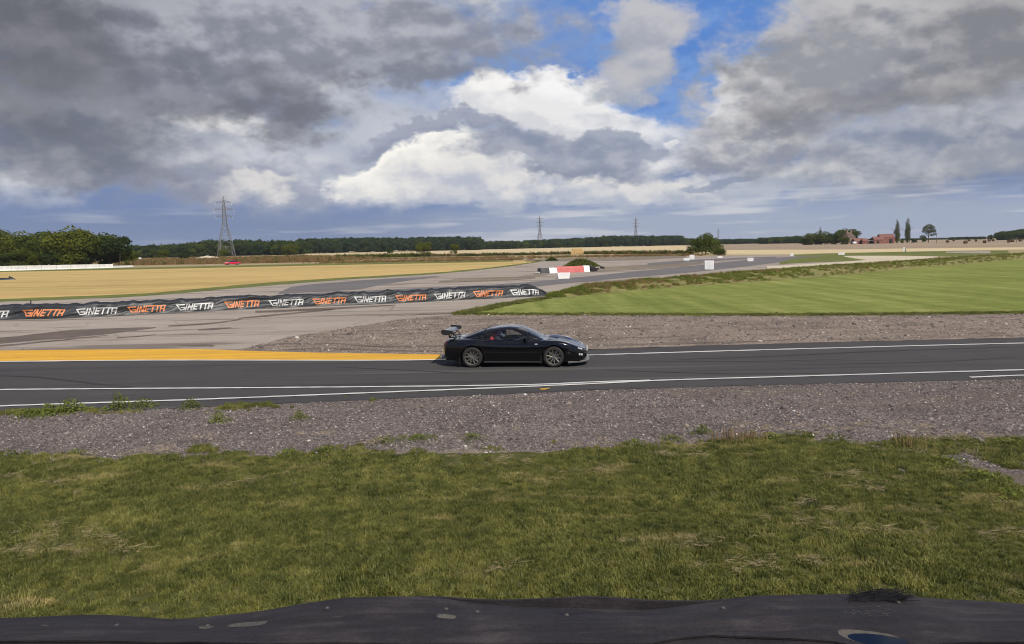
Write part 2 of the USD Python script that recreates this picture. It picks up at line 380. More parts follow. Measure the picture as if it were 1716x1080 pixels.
def paint_mat(name, col, worn, amt=.45):
    g = G(); P = g.pos()
    w = g.noise(g.map(P, scale=(.4, 3, 1)), 2.2, 7, .7); fine = g.noise(P, 30, 4, .7)
    c = g.mix(g.sm(w * .7 + fine * .3, .50, .66) * amt, col, worn)
    st = g.noise(g.map(P, scale=(.03, 2.6, 1)), 1.0, 4)
    c = g.mix(1.0, c, g.ramp(st, [(.35, (.86, .85, .84)), (.65, (1.06, 1.06, 1.06))]), 'multiply')
    return g.done(name, g.pbr(base_color=c, roughness=.7, specular_ior_level=.3))
M['line'] = paint_mat('white_line_paint', (.60, .58, .55), (.16, .155, .15), .75)
M['kerb'] = paint_mat('yellow_kerb_paint', (.62, .335, .025), (.24, .16, .07), .6)
def plain(name, col, rough=.6, var=.15, scale=6., metal=0., spec=.5, bump=0., coat=0.):
    g = G(); P = g.obj()
    n = g.noise(P, scale, 5, .6)
    c = g.mix(1.0, col, g.ramp(n, [(.25, (1 - var,) * 3), (.75, (1 + var,) * 3)]), 'multiply')
    kw = dict(base_color=c, roughness=rough, metallic=metal, specular_ior_level=spec)
    if bump: kw['normal'] = g.bump(n, bump, .02)
    if coat: kw['coat_weight'] = coat; kw['coat_roughness'] = .03
    return g.done(name, g.pbr(**kw))
def leaf_mat(name, stops, trans=.35):
    g = G(); P = g.pos()
    f = g.island() * .55 + g.noise(P, .22, 3) * .3 + g.add('object_info', 'random') * .15
    c = g.ramp(f, stops)
    d = g.add('diffuse_bsdf', 'BSDF', color=c); t = g.add('translucent_bsdf', 'BSDF', color=g.mix(1.0, c, (1.25, 1.3, .6), 'multiply'))
    return g.done(name, g.add('mix_closure', 'closure', fac=trans, closure1=d, closure2=t))

# ------------------------------------------------------------------ ground, fields, tracks
def disc(R, z, n=96):
    a = np.arange(n) * 2 * PI / n
    r = np.array([30, 120, 500, 2000, R])
    v = np.vstack([[[0, 0, z]]] + [np.c_[k * np.cos(a), k * np.sin(a), np.full(n, z)] for k in r])
    f = [[0, 1 + i, 1 + (i + 1) % n] for i in range(n)]
    for k in range(len(r) - 1):
        for i in range(n):
            p, q = 1 + k * n + i, 1 + k * n + (i + 1) % n
            f += [[p, p + n, q + n], [p, q + n, q]]
    return trimesh.Trimesh(v, f, process=False)
obj('ground', disc(6500, -.004), M['field'], kind='structure')
# thin summer air: far woods and pylons fade a little
_h = usdkit.material(stage, '/World/Looks/haze', {'v': ('principled_volume', {'color': (.86, .90, .96), 'density': 6.5e-5, 'anisotropy': .2})}, [], volume='v.volume')
obj('haze', box(-6700, 6700, -6700, 6700, -1.1, 62), _h, kind='stuff')

GOLD_FAR = [(-300, 463), (0, 456), (215, 452), (430, 447.5), (640, 443), (860, 438.5), (908, 436.6)]
GOLD_NEAR = [(-300, 517), (0, 501.5), (215, 493.5), (430, 475.5), (570, 466), (730, 457), (860, 444), (908, 437.2)]
VERGE_LOW = [(-300, 522), (0, 506), (215, 498), (430, 480.5), (570, 469.5), (730, 459.5), (860, 446), (912, 437.6)]
VERGE_TOP = [(-300, 459), (0, 452.5), (215, 449), (430, 444.5), (640, 440), (860, 436.5), (960, 433)]
ROAD_UP = [(-300, 593), (0, 588.3), (315, 586), (420, 589.5), (524, 592.5), (735, 594), (860, 591), (1000, 585.5), (1250, 577.5), (1716, 566), (2050, 559)]
ROAD_LOW = [(-300, 707), (0, 694), (300, 684), (600, 671), (1000, 654), (1300, 645), (1716, 635), (2050, 628)]
LAWN_UP = [(770, 527), (800, 521), (850, 511), (920, 501), (950, 498), (1100, 484), (1290, 471), (1500, 453), (1716, 434), (1950, 415)]
BANK_UP = [(918, 496), (1000, 483), (1100, 472), (1200, 463), (1290, 455.5), (1400, 446.5), (1500, 441), (1600, 433.5), (1716, 426.5), (1900, 416)]
GRAVEL_UP = [(392, 588.5), (440, 577), (480, 566), (540, 556), (606, 546), (668, 536), (737, 530), (790, 526.8), (900, 527.5), (1300, 528.5), (1716, 525), (2050, 522)]
GRASS_UP = [(-300, 790), (0, 779), (200, 772), (400, 765), (600, 760), (850, 755), (1000, 746), (1150, 742), (1250, 738), (1400, 735), (1500, 744), (1560, 766), (1620, 795), (1716, 832), (2050, 980)]

sheet('field', strip_poly([(440, 423.5), (640, 418.2), (860, 413.8), (1160, 407.6)], [(440, 424.5), (520, 427.5), (640, 427), (860, 425), (1160, 421)]), M['cream'], .004)
sheet('field', strip_poly([(1150, 407.9), (1300, 404.8), (1560, 399.4), (1800, 394.4)], [(1150, 420), (1290, 420), (1550, 417.5), (1800, 415)]), M['plough'], .012)
sheet('field', strip_poly([(1540, 402.6), (1600, 400.6), (1900, 394)], [(1540, 408.6), (1600, 409), (1900, 408)]), M['stubble'], .008)
sheet('field', strip_poly([(1150, 420), (1290, 419), (1400, 418.5), (1550, 416.5), (1800, 414)], [(1150, 427), (1290, 427), (1400, 424.5), (1550, 421.5), (1700, 419), (1800, 414.4)]), M['cream'], .016, rag=1.2, seed=15)
sheet('golden_field', strip_poly(GOLD_FAR, GOLD_NEAR), M['stubble'], .008, rag=.5, seed=1)
sheet('verge', strip_poly(GOLD_NEAR, VERGE_LOW), M['verge'], .012, rag=.4, seed=2)
sheet('verge', strip_poly(VERGE_TOP[:-1], GOLD_FAR[:-1]), M['verge'], .012)
_, PAVE = sheet('pavement', strip_poly(VERGE_LOW + [(1000, 432.5), (1150, 430), (1290, 428), (1378, 428.6), (1420, 431)], [(-300, 604), (700, 604), (790, 545), (930, 503), (1120, 474), (1290, 456), (1420, 446)], 120), M['pave'], .004)
# the part of the circuit beyond the banner barrier
sheet('track', strip_poly([(466, 492), (490, 481), (560, 474), (640, 468), (735, 463.5)], [(466, 493), (520, 490), (600, 485), (640, 477.5), (735, 464.5)]), M['oldtar'], .012)
sheet('track', strip_poly([(-300, 541), (0, 524), (300, 505), (520, 492), (700, 483), (860, 475), (960, 466), (1060, 455.5), (1150, 447), (1290, 432.5), (1376, 428.9)], [(-300, 553), (0, 534), (300, 513), (520, 499), (700, 489.5), (860, 483.5), (960, 474), (1060, 465), (1150, 457.5), (1290, 442), (1376, 429.6)]), M['oldtar'], .016)
sheet('dirt_patch', strip_poly([(995, 450), (1060, 445), (1120, 443), (1180, 439)], [(995, 455.5), (1060, 453), (1120, 449.5), (1180, 441.5)]), M['dirt'], .020, rag=.7, seed=3)
sheet('dirt_patch', strip_poly([(735, 470), (800, 466), (870, 463), (905, 458)], [(735, 474), (800, 472), (870, 469), (905, 463)]), M['dirt'], .020, rag=.7, seed=4)
sheet('dirt_patch', strip_poly([(880, 436), (1000, 431.5), (1150, 429)], [(880, 438.5), (1000, 438), (1150, 432.5)]), M['dirt'], .008, rag=.7, seed=5)
M['silt'] = ground_mat('dark_silt', [(.3, (.085, .066, .054)), (.5, (.125, .10, .083)), (.7, (.20, .17, .145))], .6, streak=(.2, 1, 1))
for k, (u_, l_) in enumerate([([(-120, 574), (0, 566.5), (60, 560), (130, 552.5), (238, 548.8), (262, 548)], [(-120, 584), (0, 576), (100, 567.5), (180, 560.5), (238, 553), (262, 549)]), ([(-60, 584), (60, 573.5), (180, 561)], [(-60, 586.5), (60, 575.6), (180, 562.2)]), ([(330, 553.2), (352, 550.4), (388, 549)], [(330, 554.6), (356, 553.6), (388, 549.8)]), ([(282, 545.6), (352, 541), (405, 534.5)], [(282, 547.4), (360, 542.6), (405, 535.4)]), ([(296, 578), (330, 576.5), (364, 579)], [(296, 580), (330, 580.6), (364, 581)]), ([(196, 566), (220, 564), (262, 560.5)], [(196, 567.2), (224, 565.6), (262, 561.2)]), ([(400, 533), (470, 526), (560, 518)], [(400, 534.2), (480, 527.8), (560, 519.2)]), ([(430, 521.5), (540, 516.2), (660, 511.2)], [(430, 524.5), (540, 520), (660, 512.6)]), ([(640, 528), (700, 527), (760, 524.5)], [(640, 529), (700, 528.3), (760, 525.3)])]):
    sheet('dirt_patch', strip_poly(u_, l_), M['silt'], .008, rag=.16, seed=40 + k)
for k, (u_, l_) in enumerate([([(420, 581.5), (480, 575), (560, 575.5), (640, 580), (745, 579)], [(420, 583.5), (480, 577.6), (560, 577.5), (640, 582.4), (745, 581.4)]), ([(470, 585.6), (560, 583.5), (660, 587), (742, 588)], [(470, 587), (560, 585.6), (660, 588.8), (742, 590)]), ([(1000, 577.5), (1100, 575), (1240, 572.5), (1330, 568)], [(1000, 580), (1100, 578), (1240, 574.5), (1330, 569)]), ([(985, 566), (1090, 565), (1150, 563.5)], [(985, 567.4), (1090, 566.4), (1150, 564.3)])]):
    sheet('wheel_rut', strip_poly(u_, l_), M['silt'], .018, rag=.10, seed=60 + k)
sheet('dirt_patch', [(1500, 758), (1570, 768), (1640, 780), (1730, 800), (1850, 860), (1900, 960), (1790, 910), (1716, 858), (1650, 822), (1590, 796), (1530, 775)], M['silt'], .0150, rag=.2, seed=81)
for k, (u_, l_) in enumerate([([(1100, 655), (1220, 651), (1380, 650), (1560, 640)], [(1100, 660), (1220, 668), (1380, 664), (1560, 645)]), ([(560, 680), (700, 675), (860, 668), (960, 665)], [(560, 683), (700, 683), (860, 676), (960, 667)]), ([(1330, 672), (1480, 668), (1716, 652), (1900, 645)], [(1330, 675), (1480, 684), (1716, 676), (1900, 660)]), ([(700, 757), (760, 754), (850, 752)], [(700, 764), (760, 766), (850, 760)])]):
    sheet('dirt_patch', strip_poly(u_, l_), M['silt'] if k < 3 else M['dirt'], .0145, rag=.22, seed=70 + k)
sheet('track', strip_poly([(1085, 441.5), (1160, 436), (1300, 430.5)], [(1085, 446), (1160, 440), (1300, 432)]), M['oldtar'], .024)
sheet('grass_infield', strip_poly([(1306, 440.5), (1340, 432.5), (1380, 430), (1470, 430.3), (1482, 432)], [(1306, 443.5), (1340, 441), (1400, 438.8), (1470, 434), (1482, 433)]), M['verge'], .020)
sheet('grass_infield', strip_poly([(1330, 428), (1400, 424.5), (1550, 421.5), (1690, 420)], [(1330, 430), (1400, 430), (1550, 430), (1690, 427)]), M['verge'], .012)
sheet('sand_track', strip_poly([(1285, 446), (1400, 440), (1440, 437), (1480, 432.5)], [(1285, 451), (1400, 444), (1480, 437.5), (1500, 436)][:3]), M['sand'], .024)
sheet('sand_track', strip_poly([(1415, 429.2), (1480, 429), (1572, 430)], [(1415, 430.6), (1480, 437.3), (1572, 430.9)]), M['sand'], .028)
sheet('lane', strip_poly([(1585, 422), (1660, 421)], [(1585, 424.2), (1660, 425)]), M['pave'], .020)
sheet('lawn', strip_poly(LAWN_UP, [(770, 528.2), (900, 528.7), (1300, 529.5), (1716, 526), (1950, 523)], 90), M['lawn'], .016, rag=.3, seed=6)
sheet('gravel_bed', strip_poly(GRAVEL_UP, ROAD_UP[3:], 90), M['gravel2'], .012, rag=.12, seed=7)
sheet('gravel_bed', strip_poly(ROAD_LOW, [(-300, 830), (700, 800), (1500, 800), (2050, 1050)], 60), M['gravel'], .012)
sheet('road', strip_poly(ROAD_UP, ROAD_LOW, 90), M['asphalt'], .020, rag=.09, seed=8)
KERB_UP = [(-300, 593), (0, 590), (315, 587.6), (420, 591), (524, 594), (600, 595.4), (735, 597.4), (770, 598.6)]
KERB_LOW = [(-300, 610), (0, 606.6), (315, 604.2), (600, 604.8), (735, 603.6), (770, 602.6)]
ku, kl = smooth_px(KERB_UP, 80), smooth_px(KERB_LOW, 80)
kU, kL = gp(ku[:, 0], ku[:, 1]), gp(kl[:, 0], kl[:, 1])
P = np.stack([np.c_[(kL * (1 - t) + kU * t)[:, :2], np.full(80, h)] for t, h in ((0, .022), (.04, .034), (.5, .055), (.96, .07), (1, .022))], 1)
obj('kerb', tm(*grid(P)), M['kerb'], smooth=30, label='long flat yellow painted kerb along the far edge of the road', cat='kerb')

def line_strip(pts, w, n=120):
    c = smooth_px(pts, n); p = gp(c[:, 0], c[:, 1], .0)[:, :2]
    t = np.gradient(p, axis=0); t /= np.linalg.norm(t, axis=1, keepdims=True); nn = np.c_[-t[:, 1], t[:, 0]]
    ww = np.broadcast_to(w, (n,))[:, None] / 2 * (1 + .12 * np.sin(np.arange(n) * 1.7))[:, None]
    return np.stack([p - nn * ww, p + nn * ww], 1)
def road_line(pts, w, z=.026):
    q = line_strip(pts, w); obj('road_marking', tm(*grid(np.concatenate([q, np.full(q.shape[:2] + (1,), z)], -1))), M['line'], kind='structure')
road_line([(-300, 610.6), (0, 607.3), (315, 605), (600, 605.4), (735, 604.2), (860, 600.5), (1000, 596), (1250, 588.5), (1716, 576.3), (2050, 569)], .17)
road_line([(-300, 592.6), (0, 589.4), (315, 587.1), (420, 590.5), (524, 593.5), (600, 594.9), (735, 596.8)], .15, .030)
road_line([(-300, 658), (0, 654.5), (600, 650), (800, 647.8), (900, 646), (1000, 641.6), (1090, 639)], .13)
road_line([(-300, 695), (0, 682.5), (315, 672), (600, 661), (900, 649), (1000, 644.6), (1100, 639.6), (1300, 633.5), (1716, 621.6), (2050, 613)], .14, .030)
road_line([(1626, 634), (1716, 630.4), (2050, 620)], .12)
M['skid'] = ground_mat('rubbered_asphalt', [(.3, (.026, .025, .025)), (.7, (.048, .046, .046))], .6, streak=(.1, 1, 1), speck=30)
for k, (pts_, w_) in enumerate([([(-100, 629.5), (40, 632.5), (120, 640), (170, 646), (240, 651)], .16), ([(560, 616.5), (680, 622), (790, 628)], .12), ([(1010, 621), (1120, 625.5), (1240, 628), (1380, 627)], .14), ([(1130, 604), (1280, 599), (1480, 590), (1716, 583)], .18), ([(380, 669), (430, 671.5), (470, 672)], .1), ([(1040, 606), (1200, 607.5), (1420, 603)], .1), ([(1330, 612), (1500, 610), (1700, 600)], .12)]):
    q = line_strip(pts_, w_, 50); q = q + 0; wt = np.sin(np.linspace(.05, PI - .05, 50))[:, None] ** .6; m_ = q.mean(1, keepdims=True); q = m_ + (q - m_) * wt[:, None]
    obj('skid_mark', tm(*grid(np.concatenate([q, np.full(q.shape[:2] + (1,), .0235)], -1))), M['skid'], kind='structure')
sheet('road_marking', [(905, 651.4), (921, 650), (921, 651.2), (912, 653.4), (905, 653)], M['kerb'], .034)

# ------------------------------------------------------------------ foliage makers
def leaves(points, normals, size, rng, tri=False):
    """One small leaf-clump quad per point, turned at random."""
    n = len(points); nn = normals + rng.normal(0, .55, (n, 3)); nn /= np.linalg.norm(nn, axis=1, keepdims=True)
    t = np.cross(nn, rng.normal(0, 1, (n, 3))); t /= np.linalg.norm(t, axis=1, keepdims=True); b = np.cross(nn, t)
    s = (size * rng.uniform(.55, 1.35, n))[:, None]; k = rng.uniform(.5, .9, n)[:, None]
    bow = nn * s * rng.uniform(-.25, .25, n)[:, None]
    q = np.stack([points - t * s + bow, points - b * s * k, points + t * s + bow, points + b * s * k], 1).reshape(-1, 3)
    i = np.arange(n)[:, None] * 4
    return trimesh.Trimesh(q, np.vstack([i + [0, 1, 2], i + [0, 2, 3]]), process=False)
def crown(lobes, n, size, seed, inner=.3):
    rng = np.random.default_rng(seed); lobes = np.asarray(lobes, float)
    w = (lobes[:, 3] * lobes[:, 4]) ** 1.0; k = rng.choice(len(lobes), n, p=w / w.sum())
    d = rng.normal(0, 1, (n, 3)); d[:, 2] = np.where(d[:, 2] < 0, d[:, 2] * .75, d[:, 2]); d /= np.linalg.norm(d, axis=1, keepdims=True)
    r = np.where(rng.random(n) < inner, rng.uniform(.45, .85, n), rng.uniform(.84, 1.04, n))
    r = r * (.78 + .44 * fbm(d * 2.1 + k[:, None] * 3.7 + seed, 3, seed))
    return leaves(lobes[k, :3] + d * lobes[k][:, 3:6] * r[:, None], d, size, rng)
def trunk(h, r, seed, limbs=5, spread=.35, z0=.35):
    rng = np.random.default_rng(seed + 77)
    m = [bar((0, 0, -.2), (0, 0, h * .5), r * 2.2, r * 1.5, 7), bar((0, 0, h * .48), (rng.normal(0, .1), rng.normal(0, .1), h * .9), r * 1.5, r * .4, 6)]
    for k in range(limbs):
        a = k * 2 * PI / limbs + rng.uniform(-.4, .4); z = h * rng.uniform(z0, .6)
        m.append(bar((0, 0, z), (math.cos(a) * h * spread, math.sin(a) * h * spread, z + h * rng.uniform(.2, .35)), r * .9, r * .25, 5))
    return cat(*m)
M['bark'] = plain('bark', (.085, .062, .045), .95, .3, 3, spec=.1, bump=.6)
M['leaf_oak'] = leaf_mat('oak_leaves', [(.15, (0.0610, 0.0805, 0.0187)), (.5, (0.1260, 0.1494, 0.0299)), (.85, (0.2339, 0.2261, 0.0486))])
M['leaf_dark'] = leaf_mat('dark_leaves', [(.15, (0.0364, 0.0546, 0.0190)), (.5, (0.0728, 0.0966, 0.0272)), (.85, (0.1320, 0.1470, 0.0420))])
M['leaf_olive'] = leaf_mat('olive_leaves', [(.15, (0.0820, 0.0948, 0.0158)), (.5, (0.1558, 0.1659, 0.0285)), (.85, (0.2624, 0.2455, 0.0538))])
M['leaf_pine'] = leaf_mat('pine_needles', [(.15, (0.0276, 0.0449, 0.0221)), (.5, (0.0574, 0.0816, 0.0354)), (.85, (0.1105, 0.1346, 0.0575))], .15)
M['leaf_poplar'] = leaf_mat('poplar_leaves', [(.15, (0.0700, 0.0812, 0.0308)), (.5, (0.1190, 0.1288, 0.0504)), (.85, (0.1820, 0.1820, 0.0784))])
M['leaf_hedge'] = leaf_mat('hedge_leaves', [(.15, (0.0840, 0.0972, 0.0269)), (.5, (0.1800, 0.1728, 0.0493)), (.85, (0.3360, 0.2592, 0.1008))])
M['leaf_weed'] = leaf_mat('weed_leaves', [(.15, (0.1283, 0.1539, 0.0372)), (.5, (0.2423, 0.2693, 0.0692)), (.85, (0.4275, 0.4104, 0.1330))])
M['leaf_dry'] = leaf_mat('dry_stalks', [(.15, (0.1890, 0.1190, 0.0630)), (.5, (0.3375, 0.2380, 0.1190)), (.85, (0.5130, 0.4060, 0.2240))], .2)

def lobes_round(h, w, seed, n=9, low=.3):
    rng = np.random.default_rng(seed); out = [(0, 0, h * .62, w * .36, w * .36, h * .34)]
    for k in range(n):
        a = rng.uniform(0, 2 * PI); z = rng.uniform(low, .86); rad = w * .5 * math.sqrt(max(.05, 1 - ((z - .5) / .52) ** 2)) * .66
        s = rng.uniform(.16, .27) * w
        out.append((math.cos(a) * rad, math.sin(a) * rad, z * h, s, s, s * .85))
    return out
TREES = {}
def tree_class(name, h, lobes, n, size, leafm, seed, tr=None, inner=.3):
    c = proto(name)
    obj('trunk', trunk(h * .8, h * .022, seed) if tr is None else tr, M['bark'], c)
    obj('crown', crown(lobes, n, size, seed, inner), M[leafm], c)
    TREES[name] = c
for k in range(3):
    tree_class(f'oak_kind_{k+1:03d}', 10, lobes_round(10, 10.5, k + 3, 11, .16), 4200, .30, 'leaf_oak', k)
    tree_class(f'olive_kind_{k+1:03d}', 10, lobes_round(10, 10, k + 23, 12, .14), 4200, .28, 'leaf_olive', k + 10)
    tree_class(f'dark_kind_{k+1:03d}', 10, lobes_round(10, 9.5, k + 13, 10, .16), 3600, .30, 'leaf_dark', k + 20)
tree_class('bush_kind', 6, [(x, y, z, r, r, r * .8) for x, y, z, r in [(0, 0, 3.9, 2.0), (-1.9, .3, 3.2, 1.6), (1.8, -.2, 3.1, 1.7), (-2.7, 0, 1.6, 1.5), (2.9, .2, 1.5, 1.5), (-1.2, -1.2, 1.4, 1.5), (1.1, -1.2, 1.3, 1.5), (0, 1, 2.2, 2), (.6, -.3, 4.8, 1.2), (-.8, -.6, 3.0, 1.6), (3.6, 0, .9, .9), (-3.4, 0, .9, .9)]], 5200, .17, 'leaf_oak', 70)
def pole_lobes(h, w, seed):
    rng = np.random.default_rng(seed)
    return [(rng.normal(0, w * .07), rng.normal(0, w * .07), h * z, w * .5 * s * rng.uniform(.85, 1.1), w * .5 * s, h * .085) for z, s in zip(np.linspace(.1, .95, 11), [.72, .9, 1, 1, .98, .95, .88, .78, .66, .5, .28])]
for k in range(2):
    tree_class(f'poplar_kind_{k+1:03d}', 16, pole_lobes(16, 3.9, k + 5), 2600, .24, 'leaf_poplar', k + 40)
tree_class('spire_kind', 8, [(0, 0, 8 * z, 1.5 * (1 - z) + .15, 1.5 * (1 - z) + .15, .9) for z in np.linspace(.12, .95, 8)], 1200, .22, 'leaf_dark', 60)
rng = np.random.default_rng(4)
tree_class('open_kind', 14, [(-4.2, 0, 3.9, 2.2, 2, 1.9), (-2.8, .5, 3.2, 1.6, 1.8, 1.5)] + [(x, y, z, r, r, r * .8) for x, y, z, r in [(0, 0, 11.3, 2.6), (-2.2, .5, 10.4, 1.9), (2.3, -.4, 10.6, 2.0), (3.8, .3, 8.2, 1.8), (-3.3, 0, 8.4, 1.7), (1.2, 1, 8.2, 2.0), (-1.2, -1, 7.4, 1.8), (4.3, -.5, 6.0, 1.2), (2.5, .4, 5.4, 1.2)]], 3800, .24, 'leaf_poplar', 61, trunk(12, .32, 9, 7, .3, .25), .25)

def tree_at(kind, px, pbase, ptop, label, group=None, depth=None, hk=10., wide=1., catg='tree', name=None, rz=None):
    """Stands a copy on the ground so that it reaches from its foot to its top in the photograph."""
    p = gp(px, pbase)
    if depth: p = at(px, hor(px), depth); p[2] = 0
    h = (pbase if not depth else hor(px) + HEIGHT * FOC / depth) - ptop
    H = h / FOC * p[1]
    s = H / hk
    return copy(TREES[kind], name or catg, label, catg, p, (px * 1.7) % 6.28 if rz is None else rz, (s * wide, s * wide, s), group)

# left-hand wood: single trees one can tell apart
row = [(-25, 447, 386, 'olive_kind_001'), (12, 446, 387, 'oak_kind_002'), (40, 446, 386, 'olive_kind_002'), (62, 446, 392, 'oak_kind_003'), (86, 446, 386, 'oak_kind_001'), (122, 446, 378, 'olive_kind_003'), (108, 445, 394, 'dark_kind_001'), (146, 445.5, 388, 'olive_kind_001'), (168, 445, 392, 'dark_kind_002'), (186, 445, 394, 'oak_kind_002'), (202, 445, 396, 'dark_kind_003'), (214, 444.5, 417, 'olive_kind_002')]
where = ['cut by the left edge of the picture', 'nearest the left edge', 'second yellowish crown from the left', 'low crown between two taller ones', 'broad crown left of the tallest tree', 'tallest of the wood', 'in shade just below the tallest tree', 'right of the tallest tree', 'in the right half of the wood', 'between two dark trees at the right', 'last tall one at the right end', 'very low one at the right end']
words = {'oak': 'mid green bushy tree', 'olive': 'yellowish olive green tree', 'dark': 'dark green dense tree'}
for (px, b, t, kd), wh in zip(row, where):
    tree_at(kd, px, b, t, words[kd[:-9]] + ' in the left wood, ' + wh, 'trees of the wood at the left edge', wide=1.18)
nth = ['first', 'second', 'third', 'fourth', 'fifth', 'sixth', 'seventh', 'eighth', 'ninth', 'tenth', 'eleventh', 'twelfth']
for k in range(10):
    px = -8 + k * 23.2; tree_at(('olive_kind_001', 'dark_kind_002', 'oak_kind_003')[k % 3], px, 448.5 - .02 * px, 426 - (k * 7 % 5) * 1.6, ('low yellowish bush', 'low dark bush', 'low mid green bush')[k % 3] + f' behind the white wall, {nth[k]} along it from the left', 'bushes at the foot of the left wood', wide=1.55, catg='bush')

# far woods that read as one mass
def wood(name, segs, label, seed, kinds, dens=1.0, step=None):
    """segs: (px0, px1, depth, top0, top1, how deep the wood goes back)."""
    rng = np.random.default_rng(seed); pos, sc, idx, rz = [], [], [], []
    for x0, x1, dp, t0, t1, back, pick in segs:
        width = (x1 - x0) / FOC * dp; n = int(width * dens * (1 + back / 30))
        for _ in range(n):
            u = rng.random(); d = dp + back * rng.random() ** 1.3
            px = x0 + (x1 - x0) * u; p = at(px, hor(px), d); p[2] = -.2
            H = HEIGHT + (hor(px) - (t0 + (t1 - t0) * u)) / FOC * d
            H *= rng.uniform(.78, 1.0) if d > dp + back * .12 else rng.uniform(.5, .85)
            k = rng.choice(pick); pos.append(p); sc.append((H / 10 * rng.uniform(.85, 1.2),) * 2 + (H / 10,)); idx.append(k); rz.append(rng.uniform(0, 6.28))
    instancer(name, kinds, pos, rz, sc, idx, label=label, cat='wood', kind='stuff')
def small_tree(h, lobes, n, size, seed): return crown(lobes, n, size, seed, .2)
def pine_lobes(seed):
    r = np.random.default_rng(seed); return [(r.normal(0, .5), r.normal(0, .5), z, 2.6 * s, 2.6 * s, 1.3) for z, s in ((8.9, .6), (7.8, .95), (6.6, 1.05), (5.3, 1.0), (4.0, .8), (2.6, .7))]
WK = [(small_tree(10, lobes_round(10, 9.5, 31, 8, .15), 900, .55, 1), M['leaf_dark']), (small_tree(10, lobes_round(10, 9, 32, 8, .15), 900, .55, 2), M['leaf_oak']),
      (small_tree(10, pine_lobes(1), 900, .5, 3), M['leaf_pine']), (small_tree(10, pine_lobes(2), 900, .5, 4), M['leaf_pine']), (small_tree(10, lobes_round(10, 9, 33, 8, .12), 900, .55, 5), M['leaf_olive'])]
wood('wood', [(214, 300, 620, 410, 408, 60, [0, 0, 1]), (300, 345, 640, 408, 402, 60, [0, 0, 1]), (345, 505, 660, 401, 402.5, 80, [0, 0, 0, 1, 2])], 'dark broadleaf wood along the horizon behind the largest pylon', 11, WK, .55)
wood('wood', [(500, 560, 800, 400, 399, 100, [2, 3, 0]), (560, 806, 850, 398.5, 396.5, 120, [2, 3, 2, 3, 0])], 'dark even topped pine wood along the horizon in the middle distance', 12, WK, .6)
wood('wood', [(800, 880, 950, 404, 402.5, 80, [0, 2, 1]), (880, 1010, 1000, 402.5, 396.5, 120, [0, 2, 3, 1]), (1010, 1140, 1000, 395, 394.5, 120, [0, 2, 3]), (1140, 1200, 1000, 398, 400.5, 80, [0, 1])], 'long dark wood rising along the horizon behind the two middle pylons', 13, WK, .55)
wood('wood', [(1195, 1270, 1050, 400.5, 399.5, 80, [0, 2]), (1270, 1345, 900, 398, 394.5, 70, [0, 0, 1]), (1345, 1640, 1150, 400.5, 398, 60, [0])], 'low dark wood on the horizon left of the farm', 14, WK, .5)
wood('wood', [(1590, 1652, 950, 397.5, 396, 60, [0, 2]), (1672, 1720, 700, 388, 382.5, 60, [0, 0, 1]), (1720, 1900, 700, 382, 380, 60, [0, 0, 1])], 'dark rounded wood on the horizon at the right edge', 15, WK, .9)

# single trees and bushes further off
tree_at('bush_kind', 1182, 427.5, 389.5, 'large round green bush standing alone beside the far track', None, None, 6., wide=1.12, catg='bush')
tree_at('oak_kind_001', 1206, 428.5, 416, 'low green bush at the right foot of the large round bush', None, wide=1.6, catg='bush')
tree_at('olive_kind_001', 710, 425, 405.5, 'olive tree with a wide crown in front of the pine wood', None, 420, wide=1.25)
tree_at('olive_kind_003', 760, 425, 408, 'small olive tree with a bare stem in front of the pine wood', None, 420, wide=.95)
tree_at('dark_kind_001', 653, 423, 414.5, 'small round dark bush at the edge of the pine wood', None, 560, wide=1.1, catg='bush')
tree_at('olive_kind_002', 486, 428, 408, 'lighter olive green tree at the end of the broadleaf wood', None, 560, wide=1.3)
tree_at('olive_kind_002', 273, 435, 417, 'brownish dry bush in front of the wood, left of the earth mound', None, wide=1.3, catg='bush')
tree_at('dark_kind_002', 310, 437, 424, 'low dark shrub between the dry bush and the earth mound', None, wide=1.6, catg='bush')
tree_at('olive_kind_003', 372, 429, 417, 'pale bush at the foot of the largest pylon', None, 500, wide=1.2, catg='bush')
tree_at('open_kind', 1556, 406.5, 374.5, 'open crowned tree with a low side bough, right of the poplars', None, 560, 14., rz=0)
tree_at('poplar_kind_001', 1503.5, 407, 369, 'left one of the two tall slim poplars', None, 560, 16.)
tree_at('poplar_kind_002', 1520.5, 407, 366, 'right one of the two tall slim poplars', None, 560, 16., wide=.92)
for px, t, kd, w, lab in [(1361, 391, 'olive_kind_001', 1.75, 'yellowish tree at the left end of the farm trees'), (1377, 386.5, 'oak_kind_001', 1.6, 'mid green tree under the dark spire among the farm trees'), (1350, 399, 'dark_kind_001', 2.0, 'low dark tree at the far left of the farm trees'), (1393, 390, 'dark_kind_002', 1.7, 'dark tree in the middle of the farm trees'), (1410, 385, 'oak_kind_002', 1.4, 'tall tree just left of the farmhouse roof'), (1427, 386, 'oak_kind_003', 1.35, 'tall tree behind the farmhouse roof'), (1400, 401, 'dark_kind_001', 1.7, 'low dark bush left of the farmhouse'), (1382, 401, 'oak_kind_002', 1.7, 'low round bush in front of the farm trees'), (1512, 402, 'olive_kind_002', 1.3, 'bush between the two poplars'), (1532, 400.5, 'dark_kind_001', 1.6, 'dark bush right of the two poplars'), (1462, 399, 'dark_kind_002', 1.9, 'dark trees behind the arched shed'), (1548, 400.5, 'dark_kind_003', 1.3, 'dark bush under the open crowned tree'), (1661, 393.5, 'dark_kind_003', 1.1, 'small round tree between the two right woods')]:
    tree_at(kd, px, 409, t, lab, None, 575 if px != 1462 else 640, wide=w, catg='bush' if 'bush' in lab else 'tree')
